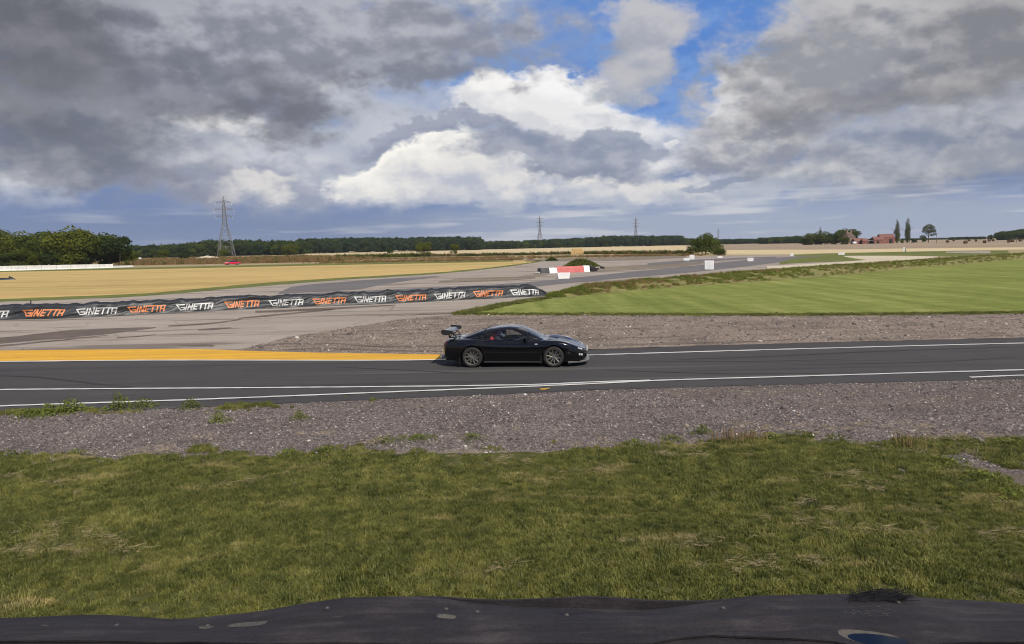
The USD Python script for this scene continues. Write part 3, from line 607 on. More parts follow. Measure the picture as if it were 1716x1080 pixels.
tree_at('olive_kind_003', 1414.5, 409, 396.5, 'olive bush hiding the left corner of the farmhouse', None, 545, wide=1.5, catg='bush')
tree_at('spire_kind', 1374, 409, 380.5, 'dark pointed conifer spire rising above the farm trees', None, 585, 8., wide=.7)

# rough grass, hedges
def clump(n, h, spread, seed, w=.03):
    """An upright tuft of stalks."""
    rng = np.random.default_rng(seed); v, f = [], []
    for k in range(n):
        b = rng.normal(0, spread, 2); a = rng.uniform(0, 6.28); L = h * rng.uniform(.55, 1.1); lean = rng.uniform(.1, .5) * L
        d = np.array([math.cos(a), math.sin(a)]); s = np.array([-d[1], d[0]]) * w * rng.uniform(.6, 1.2)
        p0, p1, p2 = np.r_[b, 0], np.r_[b + d * lean * .35, L * .6], np.r_[b + d * lean, L]
        o = len(v) ; v += [p0 - np.r_[s, 0], p0 + np.r_[s, 0], p1 - np.r_[s, 0] * .8, p1 + np.r_[s, 0] * .8, p2]
        f += [[o, o + 1, o + 3], [o, o + 3, o + 2], [o + 2, o + 3, o + 4]]
    return trimesh.Trimesh(np.array(v), np.array(f), process=False)
def leafy(h, w, n, size, seed):
    rng = np.random.default_rng(seed); p = rng.normal(0, 1, (n, 3)) * [w * .3, w * .3, 0]; p[:, 2] = rng.random(n) ** .8 * h * np.exp(-(p[:, 0] ** 2 + p[:, 1] ** 2) / (w * .45) ** 2)
    return leaves(p, np.tile([0, -.3, .8], (n, 1)), size, rng)
def along(pts, n, rng, wide=0.):
    """n random ground points along a pixel polyline (x increasing), scattered by wide metres."""
    q = smooth_px(pts, 300); p = gp(q[:, 0], q[:, 1])[:, :2]; s = np.r_[0, np.cumsum(np.linalg.norm(np.diff(p, axis=0), axis=1))]
    u = rng.random(n) * s[-1]; o = np.stack([np.interp(u, s, p[:, 0]), np.interp(u, s, p[:, 1])], 1) + rng.normal(0, wide, (n, 2))
    return np.c_[o, np.zeros(n)]
rng = np.random.default_rng(21)
DRY = [(clump(60, 1.0, .35, 1, .03), M['leaf_dry']), (clump(60, 1.0, .4, 2, .03), M['leaf_dry']), (leafy(1.0, 1.6, 90, .12, 3), M['leaf_weed']), (leafy(1.0, 1.8, 90, .13, 4), M['leaf_hedge']), (leafy(1., 1.8, 90, .13, 5), M['leaf_dark'])]
p = np.vstack([along([(222, 444.6), (430, 441), (560, 438.5)], 1500, rng, 3), along([(222, 440.5), (430, 437.5), (560, 435.5)], 1300, rng, 8), along([(225, 437), (560, 431.5)], 500, rng, 10)])
instancer('rough_grass', DRY, p, rng.uniform(0, 6.28, len(p)), rng.uniform(.7, 1.7, len(p)), rng.choice(4, len(p), p=[.4, .38, .1, .12]), label='tall reddish brown rough grass between the golden field and the broadleaf wood', cat='rough grass', kind='stuff')
p = np.vstack([along([(560, 441), (700, 438.5), (860, 436)], 500, rng, 4), along([(560, 436), (860, 432)], 350, rng, 6), along([(920, 432), (1150, 428.5)], 300, rng, 5)])
instancer('rough_grass', DRY, p, rng.uniform(0, 6.28, len(p)), rng.uniform(.4, .8, len(p)), rng.choice(4, len(p), p=[.45, .45, .06, .04]), label='pale dry grass strip beyond the tip of the golden field', cat='rough grass', kind='stuff')
def hedge(pts, n, hgt, label, kinds):
    p = along(pts, n, rng, .7)
    instancer('hedge', [DRY[k] for k in kinds], p, rng.uniform(0, 6.28, n), np.stack([rng.uniform(.9, 1.5, n), rng.uniform(.9, 1.5, n), hgt * rng.uniform(.75, 1.25, n)], 1), rng.choice(len(kinds), n), label=label, cat='hedge')
hedge([(566, 433.5), (640, 432), (722, 430.5)], 420, 1.5, 'dark green hedge strip left of centre in front of the cream field', [3, 4, 2])
hedge([(722, 430.5), (860, 428.3), (1010, 426), (1150, 426)], 700, 1.1, 'long brownish hedge running from the centre to the large round bush', [3, 0, 4, 3])

# the weedy bank between the track and the mown lawn
bu, bl = smooth_px(BANK_UP, 160), smooth_px(LAWN_UP[3:], 160)
bl[:, 0] = bu[:, 0]; bl[:, 1] = PchipInterpolator(*np.array(LAWN_UP).T)(bu[:, 0])
A_, B_ = gp(bl[:, 0], bl[:, 1]), gp(bu[:, 0], bu[:, 1])
prof = np.array([(0, .0), (.12, .10), (.3, .30), (.5, .42), (.7, .36), (.9, .12), (1., .0)])
def bank_pt(i, t):
    """Points on the low bank: i along it (0..159, fractional), t across it."""
    i = np.asarray(i, float); a = np.stack([np.interp(i, np.arange(160), A_[:, k]) for k in (0, 1)], -1); b = np.stack([np.interp(i, np.arange(160), B_[:, k]) for k in (0, 1)], -1)
    xy = a + (b - a) * np.asarray(t)[..., None]
    grow = np.clip(i / 10, 0, 1); z = np.interp(t, prof[:, 0], prof[:, 1]) * grow
    z = z * (.75 + .5 * fbm(np.c_[xy.reshape(-1, 2) * .35, np.zeros(xy.size // 2)], 4, 5).reshape(z.shape)) + .012
    return np.concatenate([xy, z[..., None]], -1)
I_, T_ = np.meshgrid(np.linspace(0, 159, 320), np.linspace(0, 1, 14), indexing='ij')
M['bank'] = ground_mat('rough_bank', [(.30, (.10, .105, .032)), (.45, (.19, .18, .06)), (.58, (.25, .215, .09)), (.7, (.33, .245, .14))], 1.6, streak=(.6, .8, 1), speck=12, speck_amt=.4, bump=1., bdist=.12, big=.12)
obj('bank', tm(*grid(bank_pt(I_, T_))), M['bank'], smooth=True, kind='structure')
n = 6500; i = rng.random(n) ** 1.25 * 159; t = rng.beta(1.6, 1.6, n); p = bank_pt(i, t)
keep = fbm(p * .5, 3, 8) > .36; p, t, i = p[keep], t[keep], i[keep]; n = len(p)
kind = np.where(rng.random(n) < np.clip((fbm(p * .3 + 5, 3, 4) - .46) * 3.2, .03, .5), rng.choice([0, 1], n), rng.choice([2, 2, 3], n))
WEED = [(clump(40, .5, .16, 11, .012), M['leaf_dry']), (clump(40, .5, .2, 12, .012), M['leaf_dry']), (leafy(.45, .6, 110, .05, 13), M['leaf_weed']), (leafy(.5, .7, 110, .05, 14), M['leaf_weed'])]
instancer('weeds', WEED, p, rng.uniform(0, 6.28, n), rng.uniform(.22, .62, n) * (1 + .0012 * p[:, 1]), kind, label='rough weeds and dead stalks covering the low bank beside the lawn', cat='weeds', kind='stuff')

# ------------------------------------------------------------------ banner barrier beyond the road
M['tarp'] = plain('black_sheeting', (.016, .017, .020), .5, .35, 2.5, spec=.5, bump=.15)
M['banner'] = plain('banner_vinyl', (.026, .029, .031), .5, .3, 3, spec=.5)
M['orange'] = plain('orange_print', (.56, .19, .07), .6, .3, 3)
M['whitep'] = plain('white_print', (.47, .47, .455), .6, .35, 3)
def build_banner():
    pts = [(-260, 549), (0, 537), (110, 534), (215, 529.5), (330, 523.5), (430, 518.7), (540, 514), (645, 510), (750, 504.5), (860, 499.3), (913, 496.8)]
    q = smooth_px(pts, 400); p = gp(q[:, 0], q[:, 1])[:, :2]
    s = np.r_[0, np.cumsum(np.linalg.norm(np.diff(p, axis=0), axis=1))]; L = s[-1]
    tan = np.gradient(p, s, axis=0); tan /= np.linalg.norm(tan, axis=1, keepdims=True); nor = np.c_[-tan[:, 1], tan[:, 0]]
    # cross-section: front foot, front top edge, back top edge, back foot; v = 0..1
    sec = np.array([(0, 0, 0), (.02, .03, .02), (.44, .20, .66), (.5, .27, .70), (.62, .50, .80), (.74, .80, .70), (.78, .86, .62), (1, .95, 0)])
    px_of_s = PchipInterpolator(s, q[:, 0]); s_of_px = PchipInterpolator(q[:, 0], s)
    hscale = PchipInterpolator([0, s_of_px(0.), s_of_px(430.), s_of_px(860.), L - 1.2, L], [1.04, 1.04, 1.03, 1.06, 1.06, .55])
    def S(u, v):
        u, v = np.asarray(u, float), np.asarray(v, float)
        b = np.stack([np.interp(u, s, p[:, k]) for k in (0, 1)], -1); n = np.stack([np.interp(u, s, nor[:, k]) for k in (0, 1)], -1)
        o, z = np.interp(v, sec[:, 0], sec[:, 1]), np.interp(v, sec[:, 0], sec[:, 2])
        Z = np.zeros_like(u)
        folds = fbm(np.stack([u * .8 - v * 2.2, v * 2.6, Z], -1), 3, 3) - .5            # slanting pulls in the sheet
        sag = (fbm(np.stack([u * .55, Z, Z + 3.3], -1), 3, 6) - .5) + (fbm(np.stack([u * 1.9, Z, Z + 8.1], -1), 3, 16) - .5) * .75 * (v > .36)
        fine = fbm(np.stack([u * 4.5 + v * 4, v * 7, Z], -1), 3, 5) - .5
        mid_ = np.sin(np.clip(v / .5, 0, 1) * PI)
        o = o + (folds * .62 + fine * .03) * np.where(v < .5, mid_, .6)
        z = z * (1 + sag * .34) * hscale(u) + fine * .06 * (v > .42)
        return np.concatenate([b + n * o[..., None], z[..., None] + .005], -1)
    bar_ = thing('banner_barrier', 'long low tyre barrier wrapped in black sheeting with repeated orange and white lettering', 'barrier')
    edges = [0.0] + [float(s_of_px(x)) for x in (23, 205, 368, 512, 652, 787)] + [L]
    for a, b in zip(edges[:-1], edges[1:]):
        U, W = np.meshgrid(np.linspace(a, b - .012, max(24, int((b - a) * 12))), np.linspace(0, .5, 26), indexing='ij')
        obj('banner_sheet', tm(*grid(S(U, W))), M['banner'], bar_, smooth=True)
    U, W = np.meshgrid(np.linspace(0, L, int(L * 9)), np.linspace(.5, 1, 22), indexing='ij')
    T = S(U, W); 
    obj('top_sheet', tm(*grid(T)), M['tarp'], bar_, smooth=True)
    e = S(np.full(26, L), np.linspace(0, 1, 26)); c = e.mean(0) + np.r_[tan[-1] * .55, -.12]
    k = [np.vstack([e * (1 - w) + c * w for w in [r]]) for r in (0, .35, .7, 1)]
    obj('end_sheet', tm(*grid(np.stack(k, 0)[:, :, :] + 0)), M['tarp'], bar_, smooth=True)
    # lettering
    sh = lambda x, y: (x + .30 * y, y)
    def st(*pp, w=.086, cap='flat'): return LineString(pp).buffer(w, cap_style=cap, join_style='mitre')
    def letter(segs, x0): return shapely.union_all([st(*[sh(x + x0, y) for x, y in sg]) for sg in segs])
    Gl = shapely.union_all([st((.02, .9), (1.18, .9)), st((.10, .97), (.55, .10), (1.02, .10), (1.13, .47), (.62, .47))])
    word = [Gl, letter([[(.0, 0), (0, 1)]], 1.20), letter([[(0, 0), (0, 1)], [(0, .93), (.42, .07)], [(.47, 0), (.47, 1)]], 1.50),
            letter([[(0, 0), (0, 1)], [(-.1, .9), (.52, .9)], [(0, .5), (.42, .5)], [(-.1, .1), (.48, .1)]], 2.25),
            letter([[(.27, 0), (.27, 1)], [(-.12, .9), (.66, .9)]], 2.90), letter([[(.27, 0), (.27, 1)], [(-.16, .9), (.66, .9)]], 3.52),
            letter([[(0, 0), (0, .98)], [(-.1, .9), (.58, .9)], [(.5, .98), (.5, 0)], [(0, .42), (.5, .42)]], 4.24)]
    W0 = 5.25
    spans = [(-62, 16, 1), (36, 111, 0), (127, 200, 1), (214, 281, 0), (296, 361, 1), (377, 438, 0), (451, 512, 1), (524, 583, 0), (594, 651, 1), (664, 718, 0), (729, 783, 1), (794, 846, 0), (856, 907, 1)]
    for x0, x1, white in spans:
        ua, ub = float(s_of_px(x0)), float(s_of_px(x1)); k = (ub - ua) / W0
        parts = []
        for pg in word:
            for r in getattr(pg, 'geoms', [pg]):
                v, f = trimesh.creation.triangulate_polygon(r, engine='earcut')
                v3, f3 = trimesh.remesh.subdivide_to_size(np.c_[v, np.zeros(len(v))], f, .16)
                uu, vv = ua + v3[:, 0] * k, .10 + v3[:, 1] * .24
                P0 = S(uu, vv); du = S(uu + .01, vv) - P0; dv = S(uu, vv + .004) - P0
                n = np.cross(du, dv); n /= np.linalg.norm(n, axis=1, keepdims=True)
                parts.append(trimesh.Trimesh(P0 + n * .012, f3, process=False))
        obj('lettering', cat(*parts), M['whitep' if white else 'orange'], bar_, label='white lettering' if white else 'orange lettering')
    return S, s_of_px
build_banner()

M['postm'] = plain('dark_post', (.03, .03, .035), .7, .2, 5)
p = gp(52, 518); t = thing('post', 'thin dark post standing behind the left part of the banner barrier', 'post', p)
obj('stake', bar((0, 0, 0), (.015, 0, .56), .11, .075, 8), M['postm'], t); obj('cap', trimesh.creation.cylinder(.055, .03, sections=10, transform=trimesh.transformations.translation_matrix([.015, 0, .565])), M['postm'], t)

# ------------------------------------------------------------------ barriers, boards and blocks of the far circuit
M['white'] = plain('white_plastic', (.66, .655, .64), .55, .14, 3)
M['whitewall'] = plain('white_concrete', (.60, .585, .55), .85, .18, 1.2)
M['redcover'] = plain('faded_red_cover', (.46, .11, .10), .6, .15, 2)
M['tyre'] = plain('tyre_rubber', (.022, .021, .021), .75, .2, 8, spec=.3)
def gfr(px, py): return gp(px, py)
a, b = gp(-60, 456.3), gp(190, 449.3); c2 = gp(224, 447.6)
def wall_run(a, b, h0, h1, th):
    d = (b - a)[:2]; L = np.linalg.norm(d); d /= L; n = np.array([-d[1], d[0]])
    P = []
    for s, h in ((0, h0), (L, h1)):
        o = a[:2] + d * s; P.append([np.r_[o + n * w, z] for w, z in ((0, 0), (.06, .18), (.16, .3), (.2, h), (.2 + th, h), (.24 + th, .3), (.36 + th, 0))])
    P = np.array(P); v, q = grid(P); m = tm(v, q)
    ends = [trimesh.Trimesh(P[k], [[0, i, i + 1] for i in range(1, 6)] if k else [[0, i + 1, i] for i in range(1, 6)], process=False) for k in (0, 1)]
    return cat(m, *ends)
t = thing('concrete_barrier', 'long white concrete wall at the foot of the left wood', 'barrier')
n_ = 10
for k in range(n_):
    pa, pb = a + (b - a) * k / n_, a + (b - a) * ((k + 1) / n_ - .0015)
    h0, h1 = np.interp([k / n_, (k + 1) / n_], [0, 1], [1.28, 1.02]); obj('wall_panel', wall_run(pa, pb, h0, h1, .2), M['whitewall'], t)
obj('wall_panel', wall_run(b + np.r_[0, .3, 0], c2, .55, .45, .2), M['whitewall'], t)

def local(px, py, yaw=0.):
    p = gp(px, py); return p, math.atan2(-p[0], p[1]) + yaw            # faces the viewer when yaw = 0
# red and white tyre barrier
def far_barrier():
    A, B = gp(907, 459), gp(991, 456); d = (B - A)[:2]; L = np.linalg.norm(d); rz = math.atan2(d[1], d[0])
    t = thing('tyre_barrier', 'low tyre barrier with a faded red cover and white ends beside the far track', 'barrier', A, rz)
    def seg(x0, x1, h, dpt=1.1, lean=.25):
        n = 14; P = []
        for x in np.linspace(x0, x1, n):
            w = (fbm(np.array([[x * 1.3, 0, h]]), 3, 2)[0] - .5) * .12
            P.append([(x, w * .4, 0), (x + w * .2, lean * .6 + w, h * .7), (x, lean + w, h), (x, dpt * .6, h + w * .5), (x, dpt, h * .9), (x, dpt + .1, 0)])
        P = np.array(P); e = [trimesh.Trimesh(P[k], [[0, i, i + 1] for i in range(1, 5)], process=False) for k in (0, -1)]
        return cat(tm(*grid(P)), *e)
    u = L / 84.
    obj('black_end', seg(0, 14 * u, .68), M['tarp'], t)
    obj('white_end', seg(14.2 * u, 27 * u, .70), M['white'], t)
    obj('red_cover', seg(27.2 * u, 72 * u, .82), M['redcover'], t)
    obj('white_end', seg(72.2 * u, 82 * u, .84), M['white'], t)
    for k in range(9):
        m = tyre_mesh(.31, .2); m.apply_transform(trimesh.transformations.rotation_matrix(.12 * (k % 3), [1, .4, 0])); m.apply_translation([82.5 * u + .3 + .55 * (k % 5) % 2.0, .3 + .5 * (k % 4), .11 + .2 * (k // 3)])
        obj('tyre', m, M['tyre'], t, smooth=40)
def revolve(profile, n=40):
    """profile: (radius, z) -> revolved about z, closed on itself."""
    pr = np.asarray(profile, float); a = np.arange(n + 1) * 2 * PI / n
    P = np.stack([np.stack([pr[:, 0] * math.cos(x), pr[:, 0] * math.sin(x), pr[:, 1]], 1) for x in a])
    v, q = grid(P); m = tm(v, q); m.merge_vertices(); return m
def tyre_mesh(R=.31, w=.23, r=.225, n=48):
    h = w / 2
    return revolve([(r, -h * .82), (r + .01, -h * .95), (r + (R - r) * .55, -h), (R - .022, -h * .93), (R - .004, -h * .72), (R, -h * .3), (R, h * .3), (R - .004, h * .72), (R - .022, h * .93), (r + (R - r) * .55, h), (r + .01, h * .95), (r, h * .82), (r - .012, h * .6), (r - .012, -h * .6), (r, -h * .82)], n)
far_barrier()
M['earth_grey'] = plain('pale_sacking', (.30, .285, .25), .9, .25, 3)
p, rz = local(900, 459.5); t = obj('white_bag', rbox(-.4, .4, -.3, .3, 0, .27, .12), M['earth_grey'], smooth=40); UsdGeom.Xformable(t).AddTranslateOp().Set(Gf.Vec3d(*p)); tag(t, 'small pale sack lying at the left end of the red and white tyre barrier', 'sack')
# heaps of cut brush
for px, py, w, h, lab in [(974, 447.5, 6.2, 1.35, 'large heap of dark green cut brush behind the red and white tyre barrier'), (925, 437.5, 2.9, .75, 'small heap of dark twigs on the pale slab left of the brush heap')]:
    p, rz = local(px, py); r = np.random.default_rng(int(px))
    a = r.uniform(0, 6.28, 1500); q = np.sqrt(r.random(1500)); P = np.stack([q * np.cos(a) * w * .5, q * np.sin(a) * w * .35, h * (1 - q ** 1.6) * r.uniform(.6, 1.05, 1500)], 1)
    t = thing('brush_heap', lab, 'brush heap', p, rz)
    obj('branches', cat(*[bar(P[k], P[k] + r.normal(0, .5, 3) * [1, 1, .4], .05, .02, 3) for k in range(60)]), M['bark'], t)
    obj('leaves', leaves(P, np.tile([0, -.4, .8], (1500, 1)), .16, r), M['leaf_hedge' if w > 4 else 'leaf_dark'], t)
# white boards and blocks
def board(px, py, w, h, label, ribs=4, foot=True, rot=0., th=.08, name='marker_board'):
    p, rz = local(px, py, rot); t = thing(name, label, 'board', p, rz)
    obj('panel', rbox(-w / 2, w / 2, -th / 2, th / 2, .03, h, .025), M['white'], t, smooth=40)
    for k in range(ribs):
        x = -w / 2 + (k + .5) * w / ribs; obj('rib', rbox(x - w / ribs * .36, x + w / ribs * .36, -th / 2 - .035, -th / 2 + .03, .09, h - .06, .02), M['white'], t, smooth=40)
    if foot:
        for x in (-w * .36, w * .36): obj('foot', box(x - .05, x + .05, -.3, .3, 0, .05), M['postm'], t)
board(1188.5, 453, 1.18, 1.22, 'largest white ribbed board standing beside the far track', 4)
board(1159.5, 435.8, .98, 1.0, 'second largest white board, left of the large round bush', 1)
def block(px, py, w, h, d, label, taper=.12, rot=0.):
    p, rz = local(px, py, rot)
    a, b = w / 2, w / 2 * (1 + taper)
    pts = [(x * a, y * d / 2, 0) for x in (-1, 1) for y in (-1, 1)] + [(x * b, y * d / 2 * .9, h) for x in (-1, 1) for y in (-1, 1)]
    c = manifold3d.Manifold.sphere(.025, 8)
    m = unmani(manifold3d.Manifold.batch_hull([c.translate(list(q)) for q in pts]))
    o = thing('white_block', label, 'block', p, rz); obj('body', m, M['white'], o, smooth=40)
    obj('slot', box(-w * .3, w * .3, -d / 2 - .012, -d / 2 + .03, .03, .10), M['postm'], o)
block(944, 467.5, 1.15, .62, .5, 'white plastic block with a sloping side in front of the red tyre barrier', .18, .25)
block(1150.5, 437.2, 1.1, .5, .4, 'low white block left of the second largest white board', .0)
block(1206.5, 432.6, .95, .36, .4, 'small white block at the foot of the large round bush')
block(1257.5, 438.2, .92, .58, .5, 'white block on the far track right of the largest board')
block(1327, 429, .72, .5, .4, 'smallest white block on the far track before the infield grass', 0)
block(1410, 427.6, 1.35, .55, .4, 'wide low white block on the infield grass below the farm', 0)
p, rz = local(235, 437.2); t = thing('sign', 'small square white sign in the rough grass right of the left wood', 'sign', p, rz)
H_ = HEIGHT - p[1] * (434 - 425.2) / FOC
obj('plate', rbox(-.62, .62, -.03, .03, .35, 1.55, .02), M['white'], t); obj('leg', box(-.45, -.38, .02, .08, -.1, .4), M['postm'], t); obj('leg', box(.38, .45, .02, .08, -.1, .4), M['postm'], t)
p, rz = local(1515.5, 423); t = thing('marker', 'small leaning black and white marker on the grass below the poplars', 'marker', p, rz)
obj('panel', cat(box(-.3, .15, -.04, .04, .1, 1.3)), M['white'], t); obj('stripe', box(-.12, .3, .06, .12, .0, .9), M['postm'], t); obj('leg', bar((.2, .3, 0), (-.1, .05, 1.1), .07), M['postm'], t)

# earth mound
def mound():
    p, rz = local(347, 437); x, y = np.meshgrid(np.linspace(-1, 1, 50), np.linspace(-1, 1, 30), indexing='ij')
    r = np.sqrt(x ** 2 + y ** 2); z = np.clip(1 - r ** 2, 0, 1) ** .8
    P = np.stack([x * 7.2, y * 4, z * 1.9], -1); P[..., 2] *= .55 + .9 * fbm(P * .45, 4, 3); P[..., 2] -= .05
    M['earth'] = plain('pale_earth', (.50, .40, .30), .95, .3, .8, bump=.6)
    o = obj('earth_mound', tm(*grid(P)), M['earth'], smooth=True, label='pale pinkish mound of earth left of the largest pylon', cat='mound'); UsdGeom.Xformable(o).AddTranslateOp().Set(Gf.Vec3d(*p))
mound()

# straw
M['straw'] = plain('straw', (.50, .34, .15), .95, .3, 4, spec=.1, bump=.8)
M['oldstraw'] = plain('weathered_straw', (.085, .06, .035), .95, .3, 3, spec=.1, bump=.8)
cb = proto('straw_bale'); obj('straw', rbox(-.6, .6, -.45, .45, 0, .7, .05), M['straw'], cb, smooth=40)
for k in range(4): obj('twine', box(-.45 + .3 * k - .012, -.45 + .3 * k + .012, -.455, .455, -.002, .706), M['oldstraw'], cb)
bp = at(967.5, hor(967.5), 300); bp[2] = 0
for r_, row_ in enumerate((4, 4, 3)):
    for k in range(row_):
        for dd in (0, 1):
            copy(cb, 'straw_bale', f'big square straw bale in the {("bottom", "middle", "top")[r_]} row of the stack, {("leftmost", "second", "third", "fourth")[k]} of the {("front", "rear")[dd]} layer', 'straw bale', bp + [-1.86 + 1.23 * k + .5 * (r_ == 2) + .05 * ((k * 7 + r_) % 3), .95 * dd, .71 * r_], .02 * ((k * 5 + r_) % 3 - 1), None, 'straw bales of the stack')
rb = proto('round_bale')
def round_bale():
    a = np.linspace(0, 6 * PI, 140); 
    m = trimesh.creation.cylinder(.7, 1.25, sections=28); m.apply_transform(trimesh.transformations.rotation_matrix(PI / 2, [0, 1, 0])); m.apply_translation([0, 0, .68])
    m = m.subdivide().subdivide(); m.vertices += (fbm(m.vertices * 3, 3, 1)[:, None] - .5) * .12 * np.sign(m.vertices - [0, 0, .68]); return m
obj('bale_body', round_bale(), M['oldstraw'], rb, smooth=40)
for k, (px, py) in enumerate(sorted([(1588, 407), (1618, 408.8), (1624, 404.6), (1635.5, 405.2), (1650, 408), (1658, 405), (1664.5, 404.6), (1690, 407.2), (1696.5, 406), (1710, 405), (1598, 405)])):
    copy(rb, 'round_bale', f'dark round bale on the far right stubble, {nth[k]} from the left', 'round bale', gp(px, py), px * 1.3, 1.15, 'round bales on the far right stubble')

# ------------------------------------------------------------------ farm
M['brick'] = plain('red_brick', (.20, .075, .056), .9, .25, 1.5)
M['tile'] = plain('red_tiles', (.175, .078, .06), .85, .25, 1.2)
M['browntile'] = plain('brown_tiles', (.10, .062, .048), .85, .25, 1.2)
M['render'] = plain('pink_render', (.27, .175, .135), .9, .15, 1.)
M['darkhole'] = plain('dark_interior', (.012, .012, .012), .9, .2, 2)
M['pane'] = plain('window_pane', (.05, .06, .07), .15, .1, 1)
def gable(w, d, he, hr, over=.25, hip=0.):
    x, y = w / 2 + over, d / 2 + over
    v = np.array([(-x, -y, he), (x, -y, he), (x, y, he), (-x, y, he), (-x + hip, 0, hr), (x - hip, 0, hr)])
    up = v + [0, 0, .18]
    f = [[0, 1, 5], [0, 5, 4], [2, 3, 4], [2, 4, 5], [1, 2, 5], [3, 0, 4]]
    lo = [[a, c, b] for a, b, c in f]
    sk = []
    for a, b in ((0, 1), (1, 2), (2, 3), (3, 0)): sk += [[a, b, b + 6], [a, b + 6, a + 6]]
    return trimesh.Trimesh(np.vstack([v, up]), lo + [[i + 6 for i in t] for t in f] + sk, process=False)
def building(name, label, px, depth, w, d, he, hr, wall, roof, wins=(), hip=0., rot=0., chim=(), cat_='house', doors=()):
    p = at(px, hor(px), depth); p[2] = 0
    t = thing(name, label, cat_, p, rot)
    gw = [trimesh.Trimesh([(s * w / 2, -d / 2, he), (s * w / 2, d / 2, he), (s * w / 2, 0, hr - .1)], [[0, 1, 2], [0, 2, 1]], process=False) for s in (-1, 1)] if not hip else []
    obj('wall', cat(box(-w / 2, w / 2, -d / 2, d / 2, -.3, he), *gw), M[wall], t)
    r = obj('roof', gable(w, d, he, hr, hip=hip), M[roof], t)
    for cx, ch in chim: obj('chimney', cat(box(cx - .45, cx + .45, -.35, .35, hr - 1., hr + ch), box(cx - .3, cx - .05, -.12, .12, hr + ch, hr + ch + .35), box(cx + .05, cx + .3, -.12, .12, hr + ch, hr + ch + .35)), M['render'], r)
    for wx, wz, ww, wh in wins:
        f = obj('window', cat(box(wx - ww / 2 - .08, wx + ww / 2 + .08, -d / 2 - .08, -d / 2 + .02, wz - .08, wz), box(wx - ww / 2 - .08, wx + ww / 2 + .08, -d / 2 - .05, -d / 2 + .02, wz + wh, wz + wh + .08), box(wx - .03, wx + .03, -d / 2 - .05, -d / 2 + .02, wz, wz + wh)), M['white'], t)
        obj('pane', box(wx - ww / 2, wx + ww / 2, -d / 2 - .03, -d / 2 + .02, wz, wz + wh), M['pane'], f)
    for dx, dw, dh in doors: obj('door', box(dx - dw / 2, dx + dw / 2, -d / 2 - .04, -d / 2 + .02, 0, dh), M['darkhole'], t)
    return t
building('farmhouse', 'pinkish farmhouse with a steep brown roof and two chimneys among trees', 1422, 560, 7.2, 5.5, 4.6, 8.2, 'render', 'browntile', [(-2.2, .9, 1.0, 1.3), (-2.2, 3.0, 1.0, 1.2), (.3, 3.0, 1.0, 1.2), (2.2, 3.0, 1.0, 1.2), (2.2, .9, 1.0, 1.3)], 1.6, .45, ((-1.7, 1.3), (2.0, 1.4)), doors=((.3, 1., 2.1),))
building('farm_shed', 'low red roofed brick shed right of the farmhouse', 1438.5, 556, 7.5, 5, 1.9, 3.9, 'brick', 'tile', [(-2, .7, .9, .8)], rot=.1, cat_='shed', doors=((1.5, 1.2, 1.9),))
building('farm_shed', 'small red shed between the low shed and the arched shed', 1449, 552, 3.8, 4, 2.0, 3.4, 'brick', 'tile', rot=-.1, cat_='shed')
building('barn', 'largest red barn with a high tiled roof near the poplars', 1484, 560, 9.5, 8, 4.0, 6.4, 'brick', 'tile', [(-2, 1.2, 1., .9)], .0, -.05, cat_='barn', doors=((2, 2.4, 3),))
building('barn', 'lower red barn built against the left end of the largest barn', 1470.5, 557, 7.0, 7, 2.6, 4.6, 'brick', 'tile', rot=-.05, cat_='barn', doors=((-1, 1.4, 2.),))
# shed with a round roof and an open dark mouth
p = at(1457.5, hor(1457.5), 552); p[2] = 0; t = thing('arched_shed', 'grey shed with a round roof and an open dark mouth', 'shed', p)
a = np.linspace(-.1, PI + .1, 20); P = np.stack([np.stack([r * np.cos(a), np.full(20, y), r * .98 * np.sin(a) + .3], 1) for r, y in ((2.35, 6), (2.35, -3), (2.15, -3), (2.15, 6))])
M['tin'] = plain('grey_sheet_metal', (.20, .18, .17), .5, .25, 2)
obj('roof', tm(*grid(P)), M['tin'], t, smooth=30); obj('back_wall', trimesh.Trimesh(np.vstack([[0, 5.9, .3], P[2] + [0, 8.9, 0]]), [[0, i, i + 1] for i in range(1, 20)] + [[0, i + 1, i] for i in range(1, 20)], process=False), M['darkhole'], t)
p = at(1431.5, hor(1431.5), 548); p[2] = 0; t = thing('trailer', 'small white trailer parked in front of the low farm shed', 'trailer', p, .3)
obj('body', rbox(-1.3, 1.3, -.8, .8, .45, 1.75, .12), M['white'], t, smooth=40)
for s in (-1, 1):
    m = tyre_mesh(.3, .2, n=20); m.apply_transform(trimesh.transformations.rotation_matrix(PI / 2, [1, 0, 0])); m.apply_translation([0, s * .8, .3]); obj('wheel', m, M['tyre'], t)
# poles
M['wood'] = plain('weathered_wood', (.13, .10, .08), .9, .3, 4)
for px, base, top, dp, lab in [(1569.5, 409, 390.5, 470, 'wooden telegraph pole right of the open crowned tree'), (1657.5, 410, 394, 470, 'thin wooden pole among the round bales'), (1703.5, 411, 398, 420, 'short wooden pole at the right edge by the dry bank')]:
    p = at(px, hor(px), dp); p[2] = 0; h = HEIGHT + (hor(px) - top) / FOC * dp
    t = thing('telegraph_pole', lab, 'pole', p); obj('pole', bar((0, 0, -.3), (0, 0, h), .34, .24, 8), M['wood'], t); obj('cross_arm', box(-.7, .7, -.08, .08, h - .6, h - .48), M['wood'], t)
    for x in (-.6, 0, .6): obj('insulator', trimesh.creation.cylinder(.06, .18, sections=8, transform=trimesh.transformations.translation_matrix([x, 0, h - .39])), M['white'], t)

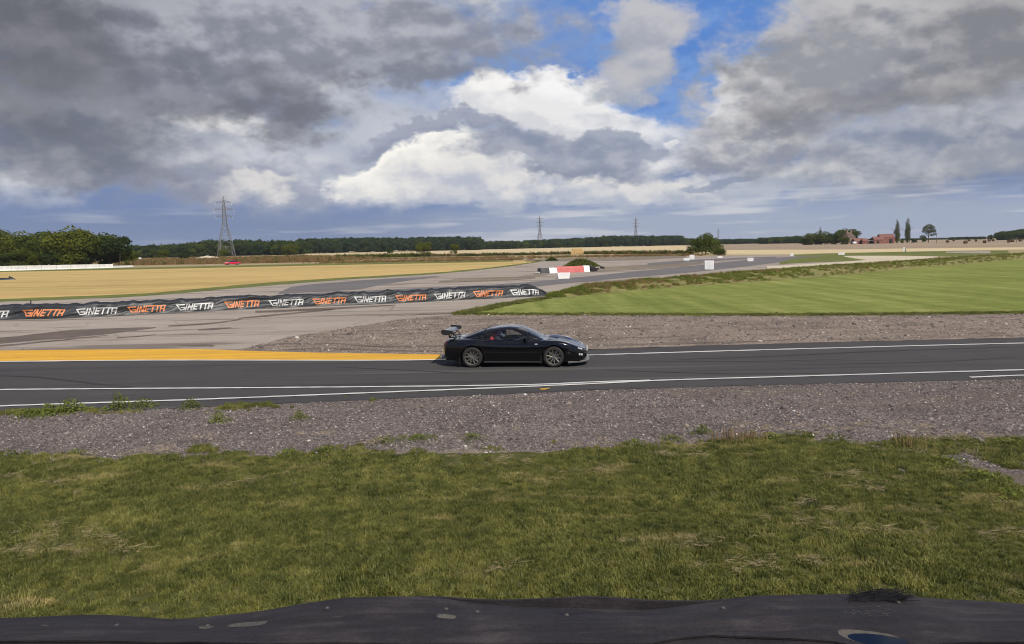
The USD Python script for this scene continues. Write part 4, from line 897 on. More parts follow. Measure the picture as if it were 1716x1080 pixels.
# ------------------------------------------------------------------ pylons
M['steel'] = plain('galvanised_steel', (.17, .17, .165), .6, .12, .3, metal=.0)
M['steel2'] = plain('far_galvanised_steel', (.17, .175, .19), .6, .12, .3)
def pylon_class(name, H, wide, m, bw):
    c = proto(name)
    lev = np.array([0, .18, .36, .46, .56, .65, .73, .80, .87, .93, 1.]) * H
    half = np.interp(lev / H, [0, .18, .36, .52, .8, 1], [wide, wide * .78, wide * .56, wide * .26, wide * .17, wide * .02])
    cn = [(-1, -1), (1, -1), (1, 1), (-1, 1)]
    for sx, sy in cn:
        obj('leg', cat(*[bar((sx * half[k], sy * half[k], lev[k]), (sx * half[k + 1], sy * half[k + 1], lev[k + 1]), bw * (1.25 - .06 * k)) for k in range(len(lev) - 1)]), m, c)
    for f in range(4):
        (ax, ay), (bx, by) = cn[f], cn[(f + 1) % 4]; ms = []
        for k in range(len(lev) - 2):
            h0, h1 = half[k], half[k + 1]
            a0, b0, a1, b1 = (ax * h0, ay * h0, lev[k]), (bx * h0, by * h0, lev[k]), (ax * h1, ay * h1, lev[k + 1]), (bx * h1, by * h1, lev[k + 1])
            if k == 0:
                mid = tuple((np.array(a1) + b1) / 2); ms += [bar(a0, mid, bw * .7), bar(b0, mid, bw * .7)]
            else: ms += [bar(a0, b1, bw * .6), bar(b0, a1, bw * .6)]
            ms.append(bar(a1, b1, bw * .6))
        obj('bracing', cat(*ms), m, c)
    for z, L in ((.66, .13), (.775, .155), (.89, .12)):
        z, L = z * H, L * H; h = np.interp(z, lev, half); ms = []
        for s in (-1, 1):
            for y in (-h, h): ms += [bar((s * h, y, z), (s * L, 0, z + .3), bw * .8), bar((s * h * .9, y, z + .035 * H), (s * L, 0, z + .3), bw * .7)]
            for q in (.35, .65): ms.append(bar((s * (h + (L - h) * q), -h * (1 - q), z), (s * (h + (L - h) * q), 0, z + .035 * H * (1 - q) + .2), bw * .6))
        o = obj('cross_arm', cat(*ms), m, c)
        for s in (-1, 1): obj('insulator', cat(*[trimesh.creation.cylinder(.16, .22, sections=8, transform=trimesh.transformations.translation_matrix([s * L, 0, z - .1 - .42 * k])) for k in range(6)]), M['white'], o)
    return c
PY1 = pylon_class('near_pylon', 50, 6.4, M['steel'], .36); PY2 = pylon_class('far_pylon', 50, 4.4, M['steel2'], .5)
for c, px, top, dp, rz, lab in [(PY1, 379, 330, 590, .5, 'largest steel lattice pylon, at the left in front of the wood'), (PY2, 905, 362, 1210, .35, 'distant steel pylon left of the straw stack, second in size'), (PY2, 1065.5, 364.5, 1320, .3, 'distant steel pylon between the straw stack and the round bush'), (PY2, 1203.5, 383, 2050, .3, 'smallest and faintest pylon above the large round bush')]:
    p = at(px, hor(px), dp); p[2] = -.5; H = HEIGHT + .5 + (hor(px) - top) / FOC * dp
    copy(c, 'pylon', lab, 'pylon', p, rz, H / 50)

# ------------------------------------------------------------------ far cars
M['redpaint'] = plain('red_car_paint', (.48, .012, .03), .3, .05, 1, coat=.6)
M['darkpaint'] = plain('dark_car_paint', (.03, .025, .022), .35, .1, 1, coat=.4)
M['darkglass'] = plain('dark_glass', (.02, .022, .025), .08, .05, 1)
M['lamp'] = plain('clear_lamp', (.6, .6, .58), .15, .05, 1)
M['wheelm'] = plain('alloy_wheel', (.30, .30, .30), .35, .1, 2, metal=.8)
def far_car(name, label, px, py, yaw, paint, top, L=4.1, W=1.72):
    """A small car seen far off: a lofted body with glasshouse, lamps and wheels. top: (x, z) of its upper outline."""
    p, rz = local(px, py, yaw); t = thing(name, label, 'car', p, rz)
    X = np.linspace(-L / 2, L / 2, 44); zt = PchipInterpolator(*np.array(top).T)(X); belt = np.minimum(zt, .80); e = np.clip((1 - (np.abs(X) / (L / 2)) ** 6), .05, 1) ** .5
    def loft(secs): return np.array(secs)
    P = []
    for x, b, k in zip(X, belt, e):
        w = W / 2 * (.55 + .45 * k); P.append([(x, 0, .2), (x, -w * .9, .2), (x, -w, .42), (x, -w * .96, b - .06), (x, -w * .8, b), (x, 0, b + .03), (x, w * .8, b), (x, w * .96, b - .06), (x, w, .42), (x, w * .9, .2), (x, 0, .2)])
    P = np.array(P); caps = [trimesh.Trimesh(P[k], [[0, i, i + 1] for i in range(1, 9)], process=False) for k in (0, -1)]
    body = cat(tm(*grid(P)), *caps); obj('body', body, M[paint], t, smooth=35)
    g = zt > .82; Xg = X[g]
    if g.sum() > 3:
        G_ = []
        for x, z in zip(Xg, zt[g]):
            w = W / 2 * .78; q = (z - .8) / max(.01, zt.max() - .8); G_.append([(x, -w, .79), (x, -w * (1 - .25 * q), z - .07 * q), (x, -w * .5, z), (x, w * .5, z), (x, w * (1 - .25 * q), z - .07 * q), (x, w, .79)])
        G_ = np.array(G_); v, q = grid(G_); m = tm(v, q); c = m.triangles_center; roof = c[:, 2] > zt.max() - .1
        [obj('window', w_, M['darkglass'], t, smooth=30) for w_ in trimesh.Trimesh(m.vertices, m.faces[~roof], process=False).split(only_watertight=False)]; obj('roof', trimesh.Trimesh(m.vertices, m.faces[roof], process=False), M[paint], t, smooth=30)
    for x in (-L * .31, L * .31):
        for s in (-1, 1):
            m = tyre_mesh(.31, .2, n=24); m.apply_transform(trimesh.transformations.rotation_matrix(PI / 2, [1, 0, 0])); m.apply_translation([x, s * (W / 2 - .09), .31]); w_ = obj('wheel', m, M['tyre'], t)
            d = trimesh.creation.cylinder(.21, .05, sections=20); d.apply_transform(trimesh.transformations.rotation_matrix(PI / 2, [1, 0, 0])); d.apply_translation([x, s * (W / 2 - .03), .31]); obj('hubcap', d, M['wheelm'], w_)
    for s in (-1, 1): obj('headlight', rbox(-L / 2 + .06, -L / 2 + .3, s * W * .33 - .16, s * W * .33 + .16, .52, .66, .04), M['lamp'], t)
    return t
far_car('red_car', 'bright red car far off on the track below the largest pylon', 389.5, 444.2, .35, 'redpaint', [(-2.1, .55), (-1.9, .70), (-1.0, .82), (-.85, .85), (-.2, 1.25), (.2, 1.33), (.9, 1.27), (1.5, .95), (1.9, .9), (2.1, .7)], 4.3)
p, rz = local(8, 469.6); t = thing('dark_heap', 'low flat dark heap lying on the golden field at the left edge', 'heap', p, rz)
x_, y_ = np.meshgrid(np.linspace(-1, 1, 40), np.linspace(-1, 1, 20), indexing='ij'); z_ = np.clip(1 - np.maximum(np.abs(x_) ** 3, y_ ** 2), 0, 1) ** .6
P = np.stack([x_ * 1.45, y_ * .6, z_ * .36 * (.6 + .8 * fbm(np.stack([x_ * 3, y_ * 2, 0 * x_], -1), 3, 4)) - .02], -1); obj('sheet', tm(*grid(P)), M['tarp'], t, smooth=True)
m = tyre_mesh(.30, .2, n=24); m.apply_transform(trimesh.transformations.rotation_matrix(.5, [0, 1, .3])); m.apply_translation([.8, -.1, .36]); obj('tyre', m, M['tyre'], t, smooth=40)

# ------------------------------------------------------------------ the black sports car
def car_paint(name, col, rough=.25, coat=1.0):
    g = G(); P = g.obj()
    n = g.noise(P, 5, 4, .6)
    c = g.mix(1.0, col, g.ramp(n, [(.3, (.8,) * 3), (.7, (1.25,) * 3)]), 'multiply')
    dust = g.sm(g.add('separate_xyz', 'z', vector=P) + g.noise(P, 7, 4) * .12, .36, .12, 0, .35)
    c = g.mix(dust, c, (.022, .019, .017))
    return g.done(name, g.pbr(base_color=c, roughness=g.lin(n, .3, .7, rough, rough + .08), coat_weight=coat, coat_roughness=.02, specular_ior_level=.12))
M['black'] = car_paint('black_car_paint', (.0025, .0025, .003), .12, .7)
M['trim'] = plain('black_trim', (.010, .010, .010), .5, .1, 4)
M['carbon'] = plain('satin_black_wing', (.016, .016, .017), .25, .1, 6, coat=.5)
M['cabin'] = plain('cabin_lining', (.012, .012, .013), .85, .2, 6)
M['redseat'] = plain('red_seat_fabric', (.72, .07, .09), .8, .15, 8)
M['rim'] = plain('gunmetal_rim', (.24, .225, .19), .32, .08, 4, metal=.75)
M['disc'] = plain('brake_disc', (.16, .15, .145), .4, .15, 6, metal=.8)
M['chrome'] = plain('bright_lip', (.30, .30, .31), .3, .05, 2, metal=.3)
M['plate'] = plain('number_plate', (.72, .72, .68), .4, .06, 2)
M['amber'] = plain('pale_lamp_lens', (.34, .32, .29), .15, .05, 2)
M['redlens'] = plain('red_lamp_lens', (.07, .004, .004), .12, .05, 2)
def glass(name, tint):
    g = G(); f = g.add('fresnel', 'fac', IOR=1.5)
    return g.done(name, g.add('mix_closure', 'closure', fac=f * .85, closure1=g.add('transparent_bsdf', 'BSDF', color=tint), closure2=g.add('glossy_bsdf', 'BSDF', color=(1, 1, 1), roughness=.01)))
M['glass'] = glass('car_glass', (.62, .66, .66))

def sports_car():
    A_, B_ = gp(790, 617.3), gp(930.5, 616.8)                     # where the two near tyres stand
    d = (B_ - A_)[:2]; yaw = math.atan2(d[1], d[0]); d /= np.linalg.norm(d)
    mid = (A_ + B_)[:2] / 2 + np.array([-d[1], d[0]]) * .80
    t = thing('sports_car', 'black two door coupe with a tall rear wing driving to the right on the track', 'car', (*mid, .022), yaw)
    pch = lambda *xy: PchipInterpolator(*np.array(xy).T)
    hw = pch((-2.12, .56), (-2.07, .68), (-1.95, .785), (-1.7, .85), (-1.21, .885), (-.8, .858), (-.3, .838), (.3, .835), (.8, .85), (1.21, .878), (1.6, .845), (1.85, .775), (2.02, .655), (2.12, .46), (2.17, .25))
    zt = pch((-2.12, .68), (-2.07, .765), (-1.95, .815), (-1.7, .835), (-1.21, .845), (-.8, .84), (.3, .835), (.85, .80), (1.21, .755), (1.6, .675), (1.85, .605), (2.02, .545), (2.12, .49), (2.17, .44))
    zs = pch((-2.12, .64), (-2.07, .73), (-1.95, .785), (-1.7, .815), (-1.21, .825), (-.8, .795), (-.3, .765), (.3, .755), (.8, .765), (1.21, .775), (1.5, .735), (1.75, .645), (1.9, .575), (2.02, .52), (2.12, .47), (2.17, .43))
    zb = pch((-2.12, .40), (-2.07, .30), (-1.95, .23), (-1.7, .18), (-1.4, .14), (1.5, .13), (1.9, .13), (2.05, .15), (2.12, .19), (2.17, .24))
    def sect(x):
        w, s, b, z = hw(x), zs(x), zb(x), zt(x); h = s - b
        return np.array([(0, b), (.7 * w, b), (.93 * w, b + .02), (.985 * w, b + .16 * h), (w, b + .50 * h), (.99 * w, s - .22 * h), (.955 * w, s - .05 * h), (.87 * w, s + .010), (.74 * w, s + .016 + .25 * (z - s)), (.5 * w, s + .70 * (z - s)), (.25 * w, z - .006), (0, z)])
    K = np.linspace(0, 11, 12)
    def body_pt(x, k):
        """Surface of the right half (y negative): x along the car, k from 0 (underside middle) to 11 (top middle)."""
        c = sect(x); return np.array([x, -float(PchipInterpolator(K, c[:, 0])(k)), float(PchipInterpolator(K, c[:, 1])(k))])
    xs = np.r_[-2.12, -2.10, np.linspace(-2.07, 2.05, 120), 2.09, 2.12, 2.145, 2.16, 2.17]
    ks = np.linspace(0, 11, 67); R = []
    for x in xs:
        c = sect(x); y, z = PchipInterpolator(K, c[:, 0])(ks), PchipInterpolator(K, c[:, 1])(ks)
        half = np.stack([np.full(67, x), -y, z], 1); R.append(np.vstack([half, (half * [1, -1, 1])[::-1][1:-1]]))
    R = np.array(R); n, m = R.shape[:2]; Rc = np.concatenate([R, R[:, :1]], 1); v, q = grid(Rc); shell = tm(v, q)
    caps = []
    for k, flip in ((0, 0), (n - 1, 1)):
        o = len(v); c = R[k].mean(0); f = [[0, 1 + i, 1 + (i + 1) % m] for i in range(m)]
        caps.append(trimesh.Trimesh(np.vstack([c, R[k]]), [x[::-1] for x in f] if flip else f, process=False))
    solid = cat(shell, *caps); solid.merge_vertices(digits_vertex=6); trimesh.repair.fix_normals(solid)
    B = mani(solid)
    cyl = lambda x, y0, y1, r, z=.31: manifold3d.Manifold.cylinder(y1 - y0, r, r, 64).rotate([-90, 0, 0]).translate([x, y0, z])
    for x in (-1.21, 1.21):
        for s in (-1, 1): B = B - cyl(x, *sorted((s * .60, s * 1.1)), .352, .315)
    B = B - manifold3d.Manifold.cube([1.5, 1.30, .9]).translate([-.95, -.65, .30])                               # cabin
    B = B - mani(rbox(2.0, 2.4, -.30, .30, .24, .40, .04)) - mani(rbox(2.0, 2.4, -.50, -.34, .26, .37, .03)) - mani(rbox(2.0, 2.4, .34, .50, .26, .37, .03))   # nose openings
    obj('body', unmani(B), M['black'], t, smooth=32)

    def patch(x0, x1, k0, k1, off, nx=14, nk=10, side=-1, top=None, thick=False):
        """A piece lying on the body between two stations, proud by off."""
        X, Kk = np.meshgrid(np.linspace(x0, x1, nx), np.linspace(k0, k1, nk), indexing='ij'); P = np.array([[body_pt(a, b) for a, b in zip(r, s_)] for r, s_ in zip(X, Kk)])
        du, dv = np.gradient(P, axis=0), np.gradient(P, axis=1); nn = np.cross(du, dv); nn /= np.linalg.norm(nn, axis=-1, keepdims=True) + 1e-9
        ctr = np.array([0, 0, .4]); sgn = np.sign(((P - np.r_[P[..., 0].mean(), 0, .4]) * nn).sum(-1).mean()); P = P + nn * sgn * off
        if side > 0: P = P * [1, -1, 1]
        return tm(*grid(P))
    # greenhouse
    zr = pch((-1.60, .835), (-1.3, .945), (-1.0, 1.05), (-.7, 1.125), (-.4, 1.168), (-.15, 1.18), (.08, 1.165), (.25, 1.115), (.5, 1.005), (.75, .875), (.92, .785))
    yb = pch((-1.60, .50), (-1.2, .655), (-.8, .745), (-.3, .772), (.3, .772), (.6, .735), (.8, .67), (.92, .60))
    yr = pch((-1.60, .42), (-1.2, .49), (-.8, .535), (-.3, .55), (.1, .55), (.4, .57), (.7, .58), (.92, .54))
    gx = np.linspace(-1.60, .92, 150); gk = np.linspace(0, 1, 60); zb_ = .735
    GP = []
    for x in gx:
        h = max(.02, float(zr(x)) - zb_); b, r = float(yb(x)), float(yr(x)); k = min(1, h / .4)
        cp = np.array([(b, zb_), (b - (b - r) * .38, zb_ + h * .42), (r + .03, zb_ + h * .80), (r * .90, zb_ + h * .925), (r * .72, zb_ + h * .972), (r * .4, zb_ + h * .993), (0, zb_ + h)])
        kk = np.array([0, .25, .47, .58, .70, .85, 1.]); GP.append(np.stack([np.full(60, x), -PchipInterpolator(kk, cp[:, 0])(gk), PchipInterpolator(kk, cp[:, 1])(gk)], 1))
    GP = np.array(GP); v, q = grid(GP); c = v[q].mean(1); kq = np.tile(gk[:-1] + .008, len(gx) - 1)
    side_poly = Polygon([(-.74, .80), (-.66, .93), (-.54, 1.02), (-.40, 1.075), (-.2, 1.095), (-.02, 1.085), (.14, 1.03), (.30, .94), (.46, .835), (.46, .80)])
    quart_poly = Polygon([(-1.06, .80), (-.79, .80), (-.74, .90), (-.82, .89)])
    ins = lambda pg: shapely.contains_xy(pg, c[:, 0], c[:, 2])
    side_w = ins(side_poly) & (kq < .56); quart = ins(quart_poly) & (kq < .45)
    wr = np.abs(c[:, 1]) / np.array([float(yr(x)) for x in c[:, 0]])
    wind = (c[:, 0] > .14) & (c[:, 0] < .86) & (wr < .93) & (kq > .5) & (c[:, 2] > .80)
    rear = (c[:, 0] < -.66) & (c[:, 0] > -1.47) & (wr < .86) & (kq > .55)
    used = side_w | quart | wind | rear
    def part_of(mask, s):
        m_ = tm(v * [1, s, 1], q[mask]); m_.remove_unreferenced_vertices(); return m_
    both = lambda mask: cat(part_of(mask, 1), part_of(mask, -1))
    rs = both(~used); rs.merge_vertices(); obj('roof_shell', rs, M['black'], t, smooth=40)
    for nm, mk in (('windscreen', wind), ('rear_window', rear)):
        w_ = both(mk); w_.merge_vertices(); obj(nm, w_, M['glass'], t, smooth=True)
    for s in (1, -1):
        obj('side_window', part_of(side_w, s), M['glass'], t, smooth=True); obj('quarter_window', part_of(quart, s), M['glass'], t, smooth=True)
    # doors, sills, lamps
    for s in (-1, 1):
        dr = obj('door', patch(-.70, .56, 2.6, 6.75, .004, 30, 24, s), M['black'], t, smooth=True)
        obj('handle', patch(-.80, -.70, 6.45, 6.8, .016, 6, 5, s), M['trim'], dr)
        obj('crease', patch(.20, .62, 3.35, 3.55, .010, 10, 4, s), M['black'], dr)
        P = np.array([[(x, s * (hw(x) * .955 + .015 * e), zb(x) + dz) for e, dz in ((-2, .045), (1, .05), (2.2, .03), (2.2, .008), (-1, -.01))] for x in np.linspace(-.86, .86, 24)])
        obj('side_skirt', tm(*grid(P)), M['carbon'], t, smooth=30)
        obj('headlight', patch(1.50, 1.66, 7.1, 8.1, .006, 10, 8, s), M['lamp'], t, smooth=True)
        obj('side_marker', patch(.66, .74, 5.35, 5.62, .008, 5, 4, s), M['amber'], t)
        L_ = obj('front_lamp', patch(1.90, 2.03, 5.6, 6.7, .006, 9, 8, s), M['trim'], t, smooth=True)
        for k in range(3): obj('bulb', trimesh.creation.icosphere(2, .024).apply_translation(body_pt(1.925 + .042 * k, 6.1) * [1, -s, 1] + [.012, s * .012, 0]), M['lamp'], L_)
        for k in range(2):
            c0 = body_pt(1.955 + .062 * k, 4.2) * [1, -s, 1] + [.014, s * .014, 0]; r_ = trimesh.creation.torus(.034, .008, 20, 8); r_.apply_transform(trimesh.geometry.align_vectors([0, 0, 1], np.array([.75, s * .66, 0]) )); r_.apply_translation(c0)
            f_ = obj('fog_lamp', r_, M['chrome'], t, smooth=40); obj('lens', trimesh.creation.icosphere(2, .026).apply_translation(c0 - np.array([.75, s * .66, 0]) * .012), M['lamp'], f_, smooth=True)
        obj('front_marker', patch(1.62, 1.69, 4.0, 4.3, .006, 5, 4, s), M['trim'], t)
        obj('tail_lamp', patch(-2.105, -1.96, 5.2, 6.4, .005, 9, 7, s), M['redlens'], t, smooth=True)
        obj('bonnet_vent', patch(1.0, 1.3, 9.3, 10.0, .008, 8, 5, s), M['trim'], t)
        # mud flaps behind each wheel
        for x in (-1.585, .835): obj('mud_flap', rbox(x - .012, x + .012, min(s * .62, s * .855), max(s * .62, s * .855), .09, .34, .006), M['trim'], t)
        # mirrors
        mm = trimesh.creation.icosphere(3, 1.); mm.apply_scale([.085, .105, .062]); mm.vertices[:, 0] = np.maximum(mm.vertices[:, 0], -.045); mm.apply_translation([.36, s * .90, .865])
        w_ = obj('wing_mirror', cat(mm, bar((.37, s * .70, .80), (.37, s * .86, .85), .05, .04, 8)), M['black'], t, smooth=35)
        gl = trimesh.creation.cylinder(1., .006, sections=24); gl.apply_transform(trimesh.transformations.rotation_matrix(PI / 2, [0, 1, 0])); gl.apply_scale([1, .085, .047]); gl.apply_translation([.316, s * .90, .865]); obj('mirror_glass', gl, M['lamp'], w_)
    # front splitter with a bright edge
    ang = np.linspace(-1, 1, 41); X = np.array([1.62 + .60 * (1 - abs(a) ** 2.6) for a in ang]); Y = np.array([.83 * np.sign(a) * min(1, abs(a) ** .72) for a in ang])
    ins_ = np.stack([X * .93, Y * .93], 1); P = np.stack([np.c_[ins_, np.full(41, .145)], np.c_[X, Y, np.full(41, .165)], np.c_[X + .02, Y * 1.01, np.full(41, .15)], np.c_[X, Y, np.full(41, .115)], np.c_[ins_, np.full(41, .10)]], 1)
    M['lip'] = plain('dusty_lip', (.15, .15, .152), .35, .2, 4)
    obj('front_splitter', tm(*grid(P)), M['lip'], t, smooth=30)
    obj('number_plate', rbox(2.165, 2.185, -.26, .26, .415, .525, .006), M['plate'], t)
    obj('rear_plate', rbox(-2.15, -2.13, -.26, .26, .47, .58, .006), M['plate'], t)
    obj('diffuser', cat(*[box(-2.08, -1.7, y - .01, y + .01, .17, .33) for y in (-.4, -.2, 0, .2, .4)], box(-2.1, -1.7, -.6, .6, .30, .34)), M['trim'], t)
    e_ = trimesh.creation.annulus(.045, .06, .28, sections=24); e_.apply_transform(trimesh.transformations.rotation_matrix(PI / 2, [0, 1, 0])); e_.apply_translation([-2.1, -.38, .27]); obj('exhaust', e_, M['chrome'], t, smooth=40)
    # rear wing
    wz = 1.045
    cs = np.array([(0, 0), (.05, .022), (.12, .03), (.20, .024), (.28, .002), (.20, .002), (.12, .002), (.05, -.008), (0, 0)]) * [1, 1.15]
    P = np.array([[(-1.83 - cx, y, wz + cz * 1 + .13 * (cx / .28 - .4) * .5) for cx, cz in cs] for y in np.linspace(-.76, .76, 24)])
    obj('wing_blade', tm(*grid(P)), M['carbon'], t, smooth=40)
    for s in (-1, 1):
        pg = Polygon([(-1.80, wz + .045), (-2.10, wz + .075), (-2.135, wz + .05), (-2.125, wz - .03), (-2.06, wz - .07), (-1.88, wz - .055), (-1.80, wz - .02)]).buffer(.012)
        e = trimesh.creation.extrude_polygon(pg, .012, engine='earcut'); e.vertices = e.vertices[:, [0, 2, 1]]; e.vertices[:, 1] += s * .768 - .006; e.invert()
        obj('wing_endplate', e, M['carbon'], t)
        o = Polygon([(-1.72, .835), (-1.98, .825), (-1.99, .86), (-2.04, wz), (-1.84, wz - .01), (-1.75, .87)])
        holes = [Polygon([(-1.79, .875), (-1.93, .875), (-1.865, .955)]), Polygon([(-1.955, .90), (-1.89, .975), (-1.99, 1.04)]), Polygon([(-1.785, .905), (-1.84, .975), (-1.845, 1.01)]), Polygon([(-1.87, .995), (-1.95, 1.045), (-1.87, 1.045)])]
        for h in holes: o = o.difference(h.buffer(.004))
        o = max(getattr(o, 'geoms', [o]), key=lambda g_: g_.area)
        e = trimesh.creation.extrude_polygon(o, .016, engine='earcut'); e.vertices = e.vertices[:, [0, 2, 1]]; e.vertices[:, 1] += s * .34 - .008; e.invert()
        obj('wing_strut', e, M['carbon'], t)
    # wheels
    rx = trimesh.transformations.rotation_matrix
    def wheel(x, s, phase):
        at_ = lambda m_: m_.apply_transform(trimesh.transformations.translation_matrix([x, s * .745, .308]) @ rx(-s * PI / 2, [1, 0, 0]) @ rx(phase, [0, 0, 1]))   # local +z points outwards
        w_ = obj('tyre', at_(tyre_mesh(.308, .23, .226, 64)), M['tyre'], t, smooth=40)
        rim = [revolve([(.229, .112), (.226, .118), (.212, .104), (.206, .06), (.200, -.08), (.207, -.08), (.214, .06), (.222, .10), (.229, .112)], 56)]
        hub = trimesh.creation.cylinder(.052, .05, sections=24); hub.apply_translation([0, 0, .055]); rim.append(hub)
        cs_ = manifold3d.Manifold.sphere(.0075, 8)
        for k in range(5):
            for e in (-1, 1):
                a0, a1 = k * 2 * PI / 5 + e * .16, k * 2 * PI / 5 + e * .30
                p0, p1 = np.array([.040 * math.cos(a0), .040 * math.sin(a0), .066]), np.array([.209 * math.cos(a1), .209 * math.sin(a1), .092])
                tn = np.array([-math.sin(a1), math.cos(a1), 0]) * .007
                rim.append(unmani(manifold3d.Manifold.batch_hull([cs_.translate(list(p0 + tn)), cs_.translate(list(p0 - tn)), cs_.translate(list(p0 - [0, 0, .03])), cs_.translate(list(p1 + tn)), cs_.translate(list(p1 - tn)), cs_.translate(list(p1 - [0, 0, .035]))])))
        r_ = obj('rim', at_(cat(*rim)), M['rim'], t, smooth=35)
        for k in range(5):
            nut = trimesh.creation.cylinder(.009, .02, sections=6); nut.apply_translation([.032 * math.cos(k * 1.2566 + .6), .032 * math.sin(k * 1.2566 + .6), .085]); obj('wheel_nut', at_(nut), M['chrome'], r_)
        dd = trimesh.creation.annulus(.06, .165, .02, sections=40); dd.apply_translation([0, 0, -.01]); obj('brake_disc', at_(dd), M['disc'], t)
        cap = trimesh.creation.cylinder(.20, .01, sections=32); cap.apply_translation([0, 0, -.085]); obj('wheel_backing', at_(cap), M['trim'], t)
    for x, ph in ((-1.21, .3), (1.21, .75)):
        for s in (-1, 1): wheel(x, s, ph)
    # cabin
    for y, nm in ((-.36, 1), (.36, 0)):
        st_ = obj('seat', cat(rbox(-.52, .0, y - .24, y + .24, .33, .47, .05), unmani(manifold3d.Manifold.batch_hull([manifold3d.Manifold.sphere(.05, 12).translate([a, b, c_]) for a, b, c_ in ((-.50, y - .2, .42), (-.50, y + .2, .42), (-.68, y - .19, .87), (-.68, y + .19, .87), (-.60, y - .2, .42), (-.60, y + .2, .42))])), rbox(-.74, -.63, y - .17, y + .17, .84, 1.05, .04)), M['redseat'], t, smooth=40)
    obj('dashboard', rbox(.22, .56, -.64, .64, .55, .80, .06), M['cabin'], t, smooth=40)
    sw = trimesh.creation.torus(.165, .014, 32, 10); sw.apply_transform(rx(PI / 2 - .35, [0, 1, 0])); sw.apply_translation([.18, -.36, .76]); st_ = obj('steering_wheel', cat(sw, bar((.18, -.36, .76), (.4, -.36, .70), .05), bar((.18, -.52, .76), (.18, -.20, .76), .03)), M['trim'], t, smooth=40)
    obj('cage', cat(*[bar(a, b, .04, sides=8) for a, b in (((-.86, -.56, .5), (-.86, -.48, 1.08)), ((-.86, .56, .5), (-.86, .48, 1.08)), ((-.86, -.48, 1.08), (-.86, .48, 1.08)), ((-.86, -.56, .5), (-.86, .48, 1.08)))]), M['cabin'], t, smooth=40)
    return t, mid, yaw
CAR, CARMID, CARYAW = sports_car()

# the driver
M['overall'] = plain('dark_overalls', (.05, .055, .07), .85, .2, 8)
M['skin'] = plain('skin', (.45, .27, .20), .6, .08, 6)
M['helmet'] = plain('pale_blue_helmet', (.42, .47, .56), .2, .08, 5, coat=.6)
M['visor'] = plain('dark_visor', (.012, .014, .018), .08, .05, 2)
def driver():
    t = thing('person', 'driver in a pale helmet and dark overalls at the wheel of the black coupe', 'person', (CARMID[0] + .1 * math.cos(CARYAW), CARMID[1] + .1 * math.sin(CARYAW), .022), CARYAW)
    sp = lambda p, r: manifold3d.Manifold.sphere(r, 16).translate(list(map(float, p)))
    bone = lambda a, ra, b, rb: manifold3d.Manifold.batch_hull([sp(a, ra), sp(b, rb)])
    y = -.36; parts = []
    hip, chest, neck, head = (-.52, y, .53), (-.60, y, .80), (-.55, y, .92), (-.49, y, 1.00)
    parts.append(manifold3d.Manifold.batch_hull([sp((-.50, y - .10, .53), .10), sp((-.50, y + .10, .53), .10), sp((-.60, y - .13, .78), .09), sp((-.60, y + .13, .78), .09)]))
    parts += [bone(chest, .08, neck, .055), bone(neck, .055, head, .085)]
    hands = []
    for s in (-1, 1):
        kn, ft = (-.05, y + s * .13, .62), (.34, y + s * .11, .42)
        parts += [bone((-.48, y + s * .10, .52), .085, kn, .06), bone(kn, .058, ft, .04), bone(ft, .04, (.46, y + s * .11, .45), .03)]
        sh_, el_, wr_ = (-.58, y + s * .19, .82), (-.28, y + s * .25, .66), (.02, y + s * .155, .775)
        parts += [bone(sh_, .06, el_, .045), bone(el_, .043, wr_, .028)]
        pc = np.array([.06, y + s * .16, .785]); parts.append(bone(wr_, .026, pc, .03))
        for k in range(4):                                          # four fingers closed round the rim, thumb along it
            b0 = pc + [.005, 0, .03 - .02 * k]; L_ = (.036, .042, .038, .03)[k]
            p1 = b0 + [L_, s * .012, .004]; p2 = p1 + [-.004, -s * .026, 0]; p3 = p2 + [-.024, -s * .008, 0]
            parts += [bone(b0, .010, p1, .009), bone(p1, .009, p2, .0085), bone(p2, .0085, p3, .008)]
        parts += [bone(pc + [-.01, -s * .01, .02], .011, pc + [.01, -s * .035, .045], .010), bone(pc + [.01, -s * .035, .045], .010, pc + [.03, -s * .035, .06], .009)]
    Mb = unmani(manifold3d.Manifold.batch_boolean(parts, manifold3d.OpType.Add).refine_to_length(.02)); trimesh.smoothing.filter_taubin(Mb, iterations=6)
    obj('body', Mb, M['overall'], t, smooth=True)
    h = unmani(manifold3d.Manifold.batch_hull([sp((-.50, y, 1.02), .135), sp((-.44, y, .985), .115), sp((-.42, y, .93), .085)]))
    hm = obj('helmet', h, M['helmet'], t, smooth=True)
    a, b = np.meshgrid(np.linspace(-1.15, 1.15, 20), np.linspace(-.28, .32, 8), indexing='ij')
    P = np.stack([-.475 + .152 * np.cos(b) * np.cos(a), y + .142 * np.cos(b) * np.sin(a), 1.005 + .15 * np.sin(b)], -1); obj('visor', tm(*grid(P)), M['visor'], hm, smooth=True)
driver()

